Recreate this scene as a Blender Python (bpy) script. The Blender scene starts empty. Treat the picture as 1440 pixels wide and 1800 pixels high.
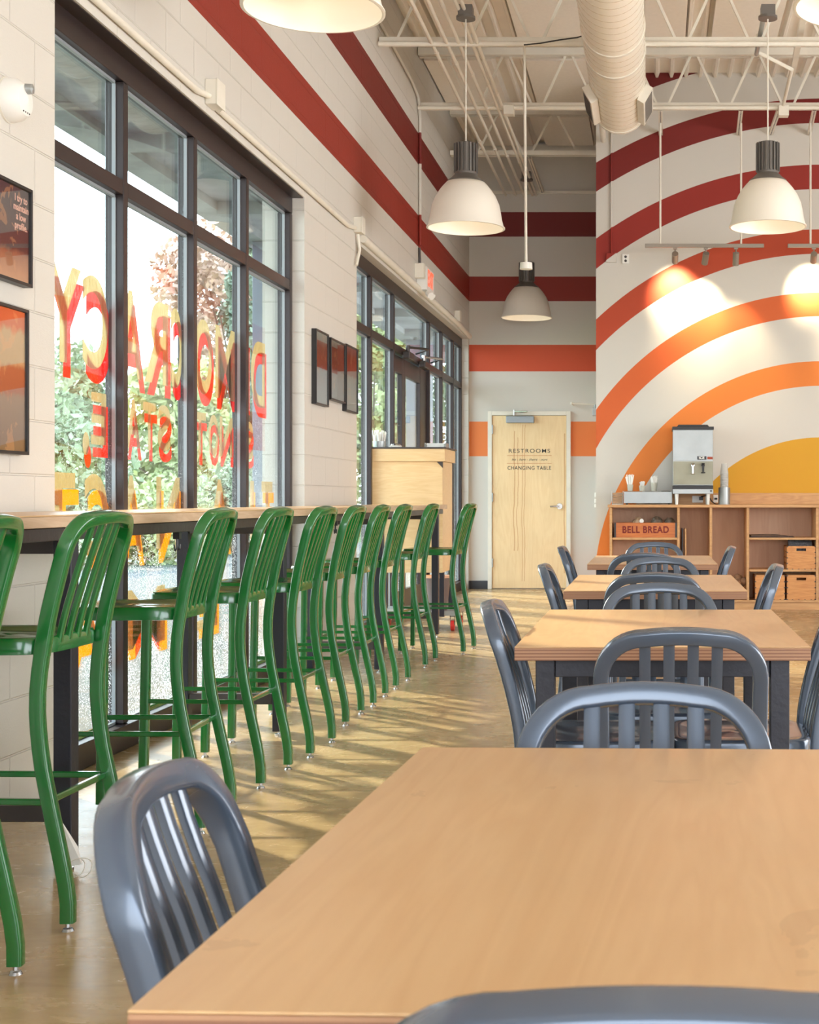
import bpy, bmesh, math, random
from mathutils import Vector, Matrix, Quaternion
from math import pi, sin, cos, radians as R
random.seed(7)
S = bpy.context.scene
C = S.collection

# ------------------------------------------------------------------ camera
F, CX, CY, H = 2480.0, 1150.0, 877.0, 1.13      # focal length in px, principal point, eye height
cam = bpy.data.cameras.new('camera'); co = bpy.data.objects.new('camera', cam); C.objects.link(co)
co.location = (0, 0, H); co.rotation_euler = (pi/2, 0, 0)
cam.sensor_fit = 'VERTICAL'; cam.sensor_height = 24; cam.lens = F/1800*24
cam.shift_x = (720-CX)/1800; cam.shift_y = (CY-900)/1800
cam.dof.use_dof = True; cam.dof.focus_distance = 5.5; cam.dof.aperture_fstop = 11
cam.clip_end = 300
S.camera = co

# ------------------------------------------------------------------ world, sun, light
w = bpy.data.worlds.new('world'); S.world = w; w.use_nodes = True
wn = w.node_tree.nodes; wl = w.node_tree.links; wn.clear()
wo = wn.new('ShaderNodeOutputWorld'); wb = wn.new('ShaderNodeBackground')
tc = wn.new('ShaderNodeTexCoord'); sx = wn.new('ShaderNodeSeparateXYZ'); cr = wn.new('ShaderNodeValToRGB')
wl.new(tc.outputs['Generated'], sx.inputs[0]); wl.new(sx.outputs['Z'], cr.inputs[0])
cr.color_ramp.elements[0].position = 0.0; cr.color_ramp.elements[0].color = (.90, .95, 1, 1)
cr.color_ramp.elements[1].position = .7; cr.color_ramp.elements[1].color = (.66, .8, 1, 1)
wl.new(cr.outputs[0], wb.inputs[0]); wb.inputs[1].default_value = 8.4
wl.new(wb.outputs[0], wo.inputs[0])

SUN_DIR = Vector((.34, -.30, -.235)).normalized()   # the way the sunlight travels
sl = bpy.data.lights.new('sun', 'SUN'); so = bpy.data.objects.new('sun', sl); C.objects.link(so)
so.rotation_euler = SUN_DIR.to_track_quat('-Z', 'Y').to_euler(); so.location = (-20, 20, 12)
sl.energy = 12; sl.angle = R(2.0); sl.color = (1, .86, .66)

def area(name, loc, target, sx_, sy_, power, col=(1, 1, 1), portal=False):
    l = bpy.data.lights.new(name, 'AREA'); l.shape = 'RECTANGLE'; l.size = sx_; l.size_y = sy_
    l.energy = power; l.color = col
    if portal: l.cycles.is_portal = True
    o = bpy.data.objects.new(name, l); C.objects.link(o); o.location = loc
    o.rotation_euler = (Vector(target)-Vector(loc)).to_track_quat('-Z', 'Y').to_euler()
    return o
area('portal_near', (-2.62, 7.4, 1.6), (0, 7.4, 1.6), 4.0, 3.1, 1, portal=True)
area('portal_far', (-2.62, 14.3, 1.6), (0, 14.3, 1.6), 6.6, 3.1, 1, portal=True)
# daylight from unseen right windows, plus a fill lamp added behind the camera
area('daylight_right', (6.9, 6, 2.1), (2.5, 6.5, 0), 9, 2.6, 190, (1, .85, .68))
area('fill_street', (1.5, -3.9, 2.0), (1.5, 0, 0), 7, 2.6, 55, (.9, .95, 1))

vs = S.view_settings
vs.view_transform = 'Standard'; vs.look = 'None'; vs.gamma = 1; vs.exposure = -0.24; vs.use_curve_mapping = False

# ------------------------------------------------------------------ helpers
def at(x, y, Y): return Vector(((x-CX)*Y/F, Y, H+(CY-y)*Y/F))
def atX(x, y, X):
    Y = X*F/(x-CX); return Vector((X, Y, H+(CY-y)*Y/F))
def srgb(r, g, b):
    f = lambda c: (c/255/12.92) if c/255 <= .04045 else ((c/255+.055)/1.055)**2.4
    return (f(r), f(g), f(b), 1)

def mat(name, col=(.5, .5, .5, 1), rough=.5, metal=0, bump=None, var=None, spec=.5, **k):
    """plain procedural material; bump=(scale, strength), var=(scale, amount) mottles the colour"""
    m = bpy.data.materials.new(name); m.use_nodes = True
    nt = m.node_tree; n = nt.nodes; l = nt.links; b = n['Principled BSDF']
    b.inputs['Base Color'].default_value = col; b.inputs['Roughness'].default_value = rough
    b.inputs['Metallic'].default_value = metal; b.inputs['Specular IOR Level'].default_value = spec
    for kk, v in k.items(): b.inputs[kk.replace('_', ' ')].default_value = v
    g = n.new('ShaderNodeTexCoord')
    if var:
        t = n.new('ShaderNodeTexNoise'); t.inputs['Scale'].default_value = var[0]; t.inputs['Detail'].default_value = 5
        l.new(g.outputs['Object'], t.inputs['Vector'])
        h = n.new('ShaderNodeHueSaturation'); h.inputs['Color'].default_value = col
        mr = n.new('ShaderNodeMapRange'); mr.inputs['From Min'].default_value = .3; mr.inputs['From Max'].default_value = .7
        mr.inputs['To Min'].default_value = 1-var[1]; mr.inputs['To Max'].default_value = 1+var[1]
        l.new(t.outputs['Fac'], mr.inputs['Value']); l.new(mr.outputs[0], h.inputs['Value']); l.new(h.outputs[0], b.inputs['Base Color'])
    if bump:
        t = n.new('ShaderNodeTexNoise'); t.inputs['Scale'].default_value = bump[0]; t.inputs['Detail'].default_value = 4
        l.new(g.outputs['Object'], t.inputs['Vector'])
        bp = n.new('ShaderNodeBump'); bp.inputs['Strength'].default_value = bump[1]; bp.inputs['Distance'].default_value = .01
        l.new(t.outputs['Fac'], bp.inputs['Height']); l.new(bp.outputs[0], b.inputs['Normal'])
    return m

class NT:
    def __init__(s, m): s.m = m; s.nt = m.node_tree; s.n = s.nt.nodes; s.l = s.nt.links; s.b = s.n['Principled BSDF']
    def new(s, t): return s.n.new(t)
    def put(s, sock, v):
        if hasattr(v, 'is_linked') or hasattr(v, 'links'): s.l.new(v, sock)
        else: sock.default_value = v
    def math(s, op, a, b=0.0, c=None):
        x = s.new('ShaderNodeMath'); x.operation = op; s.put(x.inputs[0], a); s.put(x.inputs[1], b)
        if c is not None: s.put(x.inputs[2], c)
        return x.outputs[0]
    def mix(s, f, a, b):
        x = s.new('ShaderNodeMix'); x.data_type = 'RGBA'; s.put(x.inputs[0], f); s.put(x.inputs[6], a); s.put(x.inputs[7], b)
        return x.outputs[2]
    def pos(s):
        g = s.new('ShaderNodeNewGeometry'); x = s.new('ShaderNodeSeparateXYZ'); s.l.new(g.outputs['Position'], x.inputs[0]); return g.outputs['Position'], x.outputs
    def noise(s, vec, scale, detail=4, rough=.5, dist=0):
        t = s.new('ShaderNodeTexNoise'); s.l.new(vec, t.inputs['Vector']); t.inputs['Scale'].default_value = scale
        t.inputs['Detail'].default_value = detail; t.inputs['Roughness'].default_value = rough; t.inputs['Distortion'].default_value = dist
        return t.outputs['Fac']
    def mapping(s, vec, scale=(1, 1, 1), loc=(0, 0, 0), rot=(0, 0, 0)):
        x = s.new('ShaderNodeMapping'); s.l.new(vec, x.inputs[0]); x.inputs['Scale'].default_value = scale
        x.inputs['Location'].default_value = loc; x.inputs['Rotation'].default_value = rot; return x.outputs[0]
    def bump(s, h, st=.3, d=.01):
        bp = s.new('ShaderNodeBump'); s.put(bp.inputs['Height'], h); bp.inputs['Strength'].default_value = st; bp.inputs['Distance'].default_value = d
        s.l.new(bp.outputs[0], s.b.inputs['Normal'])
    def ramp(s, f, stops):
        r = s.new('ShaderNodeValToRGB'); s.put(r.inputs[0], f); e = r.color_ramp.elements
        e[0].position, e[0].color = stops[0]; e[1].position, e[1].color = stops[-1]
        for p, c in stops[1:-1]: q = e.new(p); q.color = c
        return r.outputs[0]

class MB:
    """collects geometry for ONE mesh object"""
    def __init__(s): s.bm = bmesh.new()
    def box(s, c, d, rot=None):
        r = bmesh.ops.create_cube(s.bm, size=1)['verts']
        M = Matrix.Diagonal((*d, 1)); 
        if rot is not None: M = rot.to_matrix().to_4x4() @ M if hasattr(rot, 'to_matrix') else rot.to_4x4() @ M
        bmesh.ops.transform(s.bm, matrix=Matrix.Translation(c) @ M, verts=r); return s
    def b2(s, a, b):
        a = Vector(a); b = Vector(b); return s.box((a+b)/2, [abs(v) for v in (b-a)])
    def cyl(s, a, b, r0, r1=None, n=12, caps=True):
        a = Vector(a); b = Vector(b); r1 = r0 if r1 is None else r1
        q = Vector((0, 0, 1)).rotation_difference((b-a).normalized()).to_matrix().to_4x4()
        v = bmesh.ops.create_cone(s.bm, cap_ends=caps, segments=n, radius1=r0, radius2=r1, depth=(b-a).length)['verts']
        bmesh.ops.transform(s.bm, matrix=Matrix.Translation((a+b)/2) @ q, verts=v); return s
    def bar(s, a, b, wd, dp=None, up=(0, 0, 1)):
        a = Vector(a); b = Vector(b); dp = wd if dp is None else dp
        t = (b-a).normalized(); up = Vector(up)
        if abs(t.dot(up)) > .98: up = Vector((0, 1, 0))
        x = t.cross(up).normalized(); z = x.cross(t).normalized()
        m = Matrix((x, t, z)).transposed()
        return s.box((a+b)/2, (wd, (b-a).length, dp), m)
    def lathe(s, prof, c=(0, 0, 0), n=32):
        c = Vector(c); rings = []
        for r, z in prof:
            if r < 1e-5: rings.append([s.bm.verts.new(c+Vector((0, 0, z)))])
            else: rings.append([s.bm.verts.new(c+Vector((r*cos(2*pi*i/n), r*sin(2*pi*i/n), z))) for i in range(n)])
        for A, B in zip(rings, rings[1:]):
            for i in range(n):
                j = (i+1) % n
                if len(A) == 1 and len(B) == 1: break
                if len(A) == 1: s.bm.faces.new((A[0], B[i], B[j]))
                elif len(B) == 1: s.bm.faces.new((A[i], B[0], A[j]))
                else: s.bm.faces.new((A[i], B[i], B[j], A[j]))
        return s
    def prism(s, pts, axis, lo, hi):
        """polygon of 2-tuples in the plane across axis, extruded from lo to hi"""
        def P(p, t): return {'x': (t, p[0], p[1]), 'y': (p[0], t, p[1]), 'z': (p[0], p[1], t)}[axis]
        A = [s.bm.verts.new(P(p, lo)) for p in pts]; B = [s.bm.verts.new(P(p, hi)) for p in pts]; n = len(pts)
        s.bm.faces.new(A); s.bm.faces.new(B[::-1])
        for i in range(n): s.bm.faces.new((A[i], B[i], B[(i+1) % n], A[(i+1) % n]))
        return s
    def sweep(s, path, wd, dp, depth_axis, k=10, pw=4.0, caps=True):
        """rounded-rectangle tube; wd across, dp along depth_axis (a vector or list)"""
        n = len(path); rings = []
        for i in range(n):
            t = (path[min(i+1, n-1)]-path[max(i-1, 0)]).normalized()
            d = depth_axis[i] if isinstance(depth_axis, list) else depth_axis
            d = (d - t*d.dot(t)).normalized(); x = t.cross(d).normalized()
            W = wd[i] if isinstance(wd, (list, tuple)) else wd; D = dp[i] if isinstance(dp, (list, tuple)) else dp
            ring = []
            if pw == 5:     # crisp rounded rectangle
                rr = min(W, D)*.19
                for cxx, cyy, a0 in ((1, 1, 0), (-1, 1, 90), (-1, -1, 180), (1, -1, 270)):
                    for aa in (2, 31, 59, 88): ring.append(s.bm.verts.new(path[i]+x*(cxx*(W/2-rr)+rr*cos(R(a0+aa)))+d*(cyy*(D/2-rr)+rr*sin(R(a0+aa)))))
            for j in range(0 if pw == 5 else k*2):
                a = 2*pi*(j+.5)/(k*2); ca, sa = cos(a), sin(a)
                u = math.copysign(abs(ca)**(2/pw), ca); v = math.copysign(abs(sa)**(2/pw), sa)
                ring.append(s.bm.verts.new(path[i]+x*u*W/2+d*v*D/2))
            rings.append(ring)
        m = len(rings[0])
        for A, B in zip(rings, rings[1:]):
            for j in range(m): s.bm.faces.new((A[j], B[j], B[(j+1) % m], A[(j+1) % m]))
        if caps: s.bm.faces.new(rings[0][::-1]); s.bm.faces.new(rings[-1])
        return s
    def build(s, name, m, parent=None, off=None, bevel=0, seg=2, smooth=True, ang=38, label=None):
        bmesh.ops.recalc_face_normals(s.bm, faces=s.bm.faces)
        me = bpy.data.meshes.new(name); s.bm.to_mesh(me); s.bm.free()
        for mm in (m if isinstance(m, list) else [m]): me.materials.append(mm)
        if smooth:
            me.polygons.foreach_set('use_smooth', [True]*len(me.polygons)); me.set_sharp_from_angle(angle=R(ang))
        o = bpy.data.objects.new(name, me); C.objects.link(o)
        if parent is not None:
            o.parent = parent
            if parent.type == 'EMPTY' and parent.get('_w'): o.location = -parent.location
        if off is not None: o.location = off
        if bevel:
            b = o.modifiers.new('bevel', 'BEVEL'); b.width = bevel; b.segments = seg; b.limit_method = 'ANGLE'; b.angle_limit = R(50); b.harden_normals = True
        if label: o['label'] = label
        return o

def thing(name, label, cat, loc=(0, 0, 0), rz=0, group=None, world=False):
    o = bpy.data.objects.new(name, None); C.objects.link(o); o.location = loc; o.rotation_euler = (0, 0, rz)
    o.empty_display_size = .1; o['label'] = label; o['category'] = cat
    if group: o['group'] = group
    if world: o['_w'] = 1
    return o
def tag(o, label, cat, group=None):
    o['label'] = label; o['category'] = cat
    if group: o['group'] = group
    return o
def struct(o): o['kind'] = 'structure'; return o
def kids(o): return [c for c in bpy.data.objects if c.parent == o]
def dup(root, loc, rz, label=None, group=None):
    def cp(o, par):
        c = o.copy(); C.objects.link(c)
        if par is not None: c.parent = par
        for ch in kids(o): cp(ch, c)
        return c
    r = cp(root, None); r.location = loc; r.rotation_euler = (0, 0, rz)
    if label: r['label'] = label
    if group: r['group'] = group
    return r
def text_mesh(name, body, size, m, depth=.001, loc=(0, 0, 0), rot=(0, 0, 0), parent=None, offset=0, align='CENTER', sx=1, sy=1, space=1, shear=0):
    cu = bpy.data.curves.new(name, 'FONT'); cu.body = body; cu.size = size; cu.extrude = depth; cu.offset = offset
    cu.align_x = align; cu.align_y = 'CENTER'; cu.space_character = space; cu.shear = shear
    t = bpy.data.objects.new(name+'_tmp', cu); C.objects.link(t)
    dg = bpy.context.evaluated_depsgraph_get(); me = bpy.data.meshes.new_from_object(t.evaluated_get(dg))
    bpy.data.objects.remove(t)
    me.transform(Matrix.Diagonal((sx, sy, 1, 1)))
    me.transform(Matrix.Translation(loc) @ (Matrix.Rotation(rot[2], 4, 'Z') @ Matrix.Rotation(rot[1], 4, 'Y') @ Matrix.Rotation(rot[0], 4, 'X')))
    me.materials.clear(); me.materials.append(m); me.name = name
    o = bpy.data.objects.new(name, me); C.objects.link(o)
    if parent is not None:
        o.parent = parent
        if parent.type == 'EMPTY' and parent.get('_w'): o.location = -parent.location
    return o

# ------------------------------------------------------------------ materials
CREAM = (.665, .63, .57, 1)
COLA, COLB, COLC, COLD = srgb(118, 22, 16), srgb(146, 40, 24), srgb(205, 78, 38), srgb(232, 128, 62)
XW, XG, D, DM = -2.32, -2.455, 17.7, 14.8       # left wall face, glass plane, back wall, mural wall
ZC = 5.55

def bands_mat(name, bands, blocks=False, axis='Y', rough=.55):
    m = mat(name, CREAM, rough); q = NT(m); P, xyz = q.pos()
    col = q.mix(q.noise(P, 1.3), (CREAM[0]*.97, CREAM[1]*.97, CREAM[2]*.97, 1), CREAM)
    for z0, z1, c in bands:
        f = q.math('MULTIPLY', q.math('GREATER_THAN', xyz[2], z0), q.math('LESS_THAN', xyz[2], z1))
        col = q.mix(f, col, c)
    q.l.new(col, q.b.inputs['Base Color'])
    fine = q.noise(P, 160, 3)
    if blocks:
        cmb = q.new('ShaderNodeCombineXYZ'); q.l.new(xyz[1 if axis == 'Y' else 0], cmb.inputs[0]); q.l.new(xyz[2], cmb.inputs[1])
        br = q.new('ShaderNodeTexBrick'); q.l.new(cmb.outputs[0], br.inputs['Vector'])
        br.offset = .5; br.inputs['Scale'].default_value = 1; br.inputs['Brick Width'].default_value = .4064; br.inputs['Row Height'].default_value = .2032
        br.inputs['Mortar Size'].default_value = .0055; br.inputs['Mortar Smooth'].default_value = .6; br.inputs['Bias'].default_value = 0
        h = q.math('SUBTRACT', q.math('MULTIPLY', fine, .22), br.outputs['Fac'])
        h = q.math('ADD', h, q.math('MULTIPLY', q.noise(P, 45, 4), .25))
        q.bump(h, .75, .006)
    else: q.bump(fine, .12, .004)
    return m
M_left = bands_mat('painted block with red bands', [(4.42, 4.728, COLA), (3.61, 3.92, COLB)], True)
M_back = bands_mat('painted wall with red and orange bands', [(4.42, 4.728, COLA), (3.61, 3.92, COLB), (2.73, 3.064, COLC), (1.665, 2.10, COLD)])
M_block = bands_mat('painted block', [], True)
M_plain = bands_mat('painted plaster', [])

# mural of concentric arcs on the far right wall
M_mural = mat('painted mural of concentric arcs', CREAM, .6); q = NT(M_mural); P, xyz = q.pos()
col = q.mix(q.noise(P, 1.3), (CREAM[0]*.97, CREAM[1]*.97, CREAM[2]*.97, 1), CREAM)
sc = DM/F
arcs = [((1450, 944, 900), (1450, 944, 846), srgb(108, 18, 14)), ((1450, 945, 772), (1450, 944, 728), srgb(122, 24, 16)),
        ((1444, 957, 667.6), (1444, 961, 628.6), srgb(150, 36, 22)), ((1444, 977, 573.8), (1444, 993, 547), srgb(182, 66, 30)),
        ((1444, 997, 483.1), (1444, 1009, 453.1), srgb(214, 98, 40)), ((1444, 1034, 399.1), (1444, 1038, 359.8), srgb(230, 128, 48)),
        ((1444, 1043, 274.2), None, srgb(216, 158, 24))]
def disc(cx, cy, r):
    cx = (cx-CX)*sc; cz = H+(CY-cy)*sc
    dx = q.math('SUBTRACT', xyz[0], cx); dz = q.math('SUBTRACT', xyz[2], cz)
    dd = q.math('ADD', q.math('MULTIPLY', dx, dx), q.math('MULTIPLY', dz, dz))
    return q.math('LESS_THAN', dd, (r*sc)**2)
for o_, i_, c in arcs:
    f = disc(*o_)
    if i_: f = q.math('MULTIPLY', f, q.math('SUBTRACT', 1.0, disc(*i_)))
    if o_[2] in (399.1,): c = c
    col = q.mix(f, col, c)
q.l.new(col, q.b.inputs['Base Color']); q.bump(q.noise(P, 160, 3), .12, .004)

def wood(name, c1, c2, scale=1.0, rough=.4, along='y', coat=0, spec=.5, dark=None):
    m = mat(name, c1, rough, spec=spec); q = NT(m); g = q.new('ShaderNodeTexCoord'); oi = q.new('ShaderNodeObjectInfo')
    va = q.new('ShaderNodeVectorMath'); va.operation = 'ADD'; q.l.new(g.outputs['Object'], va.inputs[0])
    sm = q.new('ShaderNodeVectorMath'); sm.operation = 'SCALE'; sm.inputs[0].default_value = (3, 7, 5); q.l.new(oi.outputs['Random'], sm.inputs['Scale'])
    q.l.new(sm.outputs[0], va.inputs[1])
    s = {'x': (.35, 3, 3), 'y': (3, .35, 3), 'z': (3, 3, .35)}[along]
    v = q.mapping(va.outputs[0], tuple(k*scale for k in s))
    a = q.noise(v, 2.2, 3, .5, 1.6)
    rings = q.math('FRACT', q.math('MULTIPLY', a, 7.0)); rings = q.math('ABSOLUTE', q.math('SUBTRACT', rings, .5))
    f = q.math('ADD', q.math('MULTIPLY', rings, .8), q.math('MULTIPLY', q.noise(v, 28, 4), .5))
    col = q.ramp(f, [(.15, c1), (.85, c2)])
    big = q.noise(va.outputs[0], 1.7, 3)
    h = q.new('ShaderNodeHueSaturation'); q.l.new(col, h.inputs['Color']); q.l.new(q.math('ADD', .86, q.math('MULTIPLY', big, .28)), h.inputs['Value'])
    bl = q.math('MULTIPLY', q.math('GREATER_THAN', q.noise(va.outputs[0], 5.5, 5, .6, .8), .66), .22)
    q.l.new(q.mix(bl if along == 'y' and coat else 0.0, h.outputs[0], (c2[0]*.55, c2[1]*.5, c2[2]*.5, 1)), q.b.inputs['Base Color'])
    q.bump(q.noise(v, 40, 3), .04, .003)
    if coat: q.b.inputs['Coat Weight'].default_value = coat; q.b.inputs['Coat Roughness'].default_value = .22
    return m
M_table = wood('maple table veneer', srgb(216, 178, 130), srgb(206, 164, 116), .8, .36, 'y', coat=.3)
M_birch = wood('pale birch plywood', srgb(232, 200, 150), srgb(218, 180, 128), 1.2, .45, 'x')
M_door = wood('blond birch door veneer', srgb(242, 214, 166), srgb(234, 202, 152), .8, .42, 'z')
M_cab = wood('cabinet plywood', srgb(214, 166, 112), srgb(190, 138, 90), 1.0, .5, 'x')
M_cabback = wood('shaded reddish cabinet back board', srgb(208, 168, 138), srgb(196, 154, 126), .6, .6, 'z')  # plain pinkish-tan board with faint upright grain
M_crate = wood('pine crate wood', srgb(222, 158, 94), srgb(196, 126, 68), 1.4, .5, 'x')
M_bread = wood('orange varnished bread box', srgb(206, 120, 52), srgb(178, 92, 40), 1.6, .4, 'x')
def edge_mat(name, pitch=.0065):
    m = mat(name, srgb(176, 130, 96), .55); q = NT(m); P, xyz = q.pos()
    v = q.mapping(P, (1, 1, 1)); st = q.math('FRACT', q.math('DIVIDE', q.math('ADD', xyz[2], q.math('MULTIPLY', q.noise(v, 6), .0015)), pitch))
    c = q.ramp(st, [(0, srgb(136, 94, 70)), (.45, srgb(136, 94, 70)), (.55, srgb(184, 142, 106)), (1, srgb(184, 142, 106))])
    c = q.mix(q.math('MULTIPLY', q.noise(q.mapping(P, (4, 4, 60)), 3), .5), c, srgb(160, 112, 84)); q.l.new(c, q.b.inputs['Base Color']); return m
M_edge = edge_mat('layered plywood edge', .0085); M_baredge = wood('pale plywood bar edge', srgb(206, 178, 148), srgb(188, 156, 124), 1.5, .5, 'y')

# polished tan concrete
M_floor = mat('polished tan concrete', srgb(170, 145, 108), .3, spec=.5); q = NT(M_floor); P, xyz = q.pos()
n1 = q.noise(P, .9, 5, .55, .6); n2 = q.noise(q.mapping(P, (1, 2.2, 1)), 3.5, 6, .65, 1.2); n3 = q.noise(P, 26, 4)
f = q.math('ADD', q.math('MULTIPLY', n1, .55), q.math('ADD', q.math('MULTIPLY', n2, .35), q.math('MULTIPLY', n3, .1)))
c = q.ramp(f, [(.32, srgb(146, 116, 82)), (.5, srgb(184, 156, 116)), (.68, srgb(206, 182, 142))])
q.l.new(c, q.b.inputs['Base Color']); q.l.new(q.math('ADD', .16, q.math('MULTIPLY', n2, .2)), q.b.inputs['Roughness'])
q.bump(q.noise(P, 14, 3), .03, .004)

M_green = mat('glossy green enamel', srgb(20, 106, 42), .2, var=(3, .05), spec=.6, Coat_Weight=.6, Coat_Roughness=.08)
M_greyc = mat('glossy slate grey enamel', srgb(82, 95, 112), .26, var=(3, .05), spec=.6, metal=.25, Coat_Weight=.5, Coat_Roughness=.1)
M_chrome = mat('polished steel', (.5, .5, .5, 1), .22, 1)
M_black = mat('black steel', srgb(42, 42, 50), .42, .2, bump=(60, .1))
M_dark = mat('raw dark steel', srgb(72, 66, 64), .4, .5, bump=(40, .1), var=(6, .15))
M_frame = mat('dark bronze aluminium', srgb(52, 42, 42), .38, .3)
M_white = mat('white painted metal', srgb(232, 226, 212), .45, var=(8, .04))
M_ceil = mat('white painted deck', srgb(246, 238, 226), .6, var=(3, .03), bump=(30, .1))
M_panel = mat('cream acoustic panel', srgb(248, 240, 228), .8, var=(30, .02))
M_duct = mat('white painted spiral duct', srgb(246, 238, 222), .4, .1)
q = NT(M_duct); P, xyz = q.pos()
ang = q.math('ARCTAN2', q.math('SUBTRACT', xyz[0], -.315), q.math('SUBTRACT', xyz[2], 4.74))
st = q.math('FRACT', q.math('ADD', q.math('DIVIDE', xyz[1], .13), q.math('DIVIDE', ang, 2*pi)))
ri = q.math('GREATER_THAN', st, .93); q.bump(ri, 1.0, .02)
M_seam = mat('folded duct seam', srgb(196, 178, 148), .5)
M_can = mat('grey pendant housing', srgb(112, 108, 104), .45, .4)
M_steel = mat('brushed stainless steel', srgb(168, 172, 172), .42, .8, var=(5, .1))
M_plastic = mat('black plastic', srgb(30, 29, 30), .4)
M_whitepl = mat('white plastic', srgb(238, 236, 230), .4)
M_paper = mat('white paper', srgb(244, 242, 236), .7, var=(20, .03))
M_bead = mat('pale glazing bead', srgb(150, 156, 160), .4)
M_rubber = mat('dark grey rubber base', srgb(62, 64, 70), .6)
M_jamb = M_block
M_ext = mat('outdoor concrete block', srgb(128, 132, 144), .8, bump=(30, .3), var=(2, .1))
M_soffit = mat('weathered porch soffit', srgb(150, 152, 154), .8, var=(3, .25), bump=(20, .3))
M_ground = mat('pale paving outside', srgb(92, 95, 95), .85, var=(6, .15), bump=(60, .5))
M_road = mat('asphalt', srgb(104, 106, 106), .8, var=(5, .1))
M_grass = mat('lawn', srgb(94, 128, 58), .9, var=(4, .3), bump=(80, .8))
M_bark = mat('tree bark', srgb(84, 70, 58), .9, bump=(20, .8), var=(8, .2))
M_leaf = [mat('green leaves', srgb(138, 154, 120), .6, var=(1.2, .35), Transmission_Weight=0),
          mat('yellow green leaves', srgb(172, 182, 128), .6, var=(1.2, .35)),
          mat('dark spruce needles', srgb(116, 132, 112), .7, var=(1.2, .35)),
          mat('russet leaves', srgb(180, 146, 126), .6, var=(1.2, .3))]
M_red = mat('red wheel', srgb(200, 40, 34), .5)
M_cream_l = None

def glass(name, tint=(.93, .98, .965, 1), wet=0.0, gloss=1.0):
    m = bpy.data.materials.new(name); m.use_nodes = True; nt = m.node_tree; n = nt.nodes; l = nt.links; n.clear()
    out = n.new('ShaderNodeOutputMaterial'); tr = n.new('ShaderNodeBsdfTransparent'); gl = n.new('ShaderNodeBsdfGlossy')
    tr.inputs[0].default_value = tint; gl.inputs['Roughness'].default_value = .015
    fr = n.new('ShaderNodeFresnel'); ge = n.new('ShaderNodeNewGeometry'); ma = n.new('ShaderNodeMath'); ma.operation = 'MULTIPLY_ADD'
    ma.inputs[1].default_value = 1/1.45-1.45; ma.inputs[2].default_value = 1.45; l.new(ge.outputs['Backfacing'], ma.inputs[0]); l.new(ma.outputs[0], fr.inputs[0])
    mx = n.new('ShaderNodeMixShader'); l.new(fr.outputs[0], mx.inputs[0]); l.new(tr.outputs[0], mx.inputs[1]); l.new(gl.outputs[0], mx.inputs[2])
    if wet:   # rain drops clinging to the pane, denser low down
        g = n.new('ShaderNodeNewGeometry'); mp = n.new('ShaderNodeMapping'); l.new(g.outputs['Position'], mp.inputs[0]); mp.inputs['Scale'].default_value = (1, 1, .8)
        vo = n.new('ShaderNodeTexVoronoi'); vo.inputs['Scale'].default_value = 120; l.new(mp.outputs[0], vo.inputs['Vector'])
        no = n.new('ShaderNodeTexNoise'); no.inputs['Scale'].default_value = 3.0; l.new(g.outputs['Position'], no.inputs['Vector'])
        sp = n.new('ShaderNodeSeparateXYZ'); l.new(g.outputs['Position'], sp.inputs[0])
        mr = n.new('ShaderNodeMapRange'); l.new(sp.outputs[2], mr.inputs[0])
        mr.inputs[1].default_value = .6; mr.inputs[2].default_value = 2.6; mr.inputs[3].default_value = .52; mr.inputs[4].default_value = -.05
        ml = n.new('ShaderNodeMath'); ml.operation = 'MULTIPLY'; l.new(mr.outputs[0], ml.inputs[0]); l.new(no.outputs['Fac'], ml.inputs[1])
        lt = n.new('ShaderNodeMath'); lt.operation = 'LESS_THAN'; l.new(vo.outputs['Distance'], lt.inputs[0]); l.new(ml.outputs[0], lt.inputs[1])
        tl = n.new('ShaderNodeBsdfTranslucent'); tl.inputs[0].default_value = (.75, .78, .78, 1)
        ms = n.new('ShaderNodeMath'); ms.operation = 'MULTIPLY'; ms.inputs[1].default_value = wet; l.new(lt.outputs[0], ms.inputs[0])
        m2 = n.new('ShaderNodeMixShader'); l.new(ms.outputs[0], m2.inputs[0]); l.new(mx.outputs[0], m2.inputs[1]); l.new(tl.outputs[0], m2.inputs[2]); l.new(m2.outputs[0], out.inputs[0])
    else: l.new(mx.outputs[0], out.inputs[0])
    return m
M_glass = glass('window glass with rain drops', wet=.55)
M_picglass = glass('picture glass', (1, 1, 1, 1))

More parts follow.
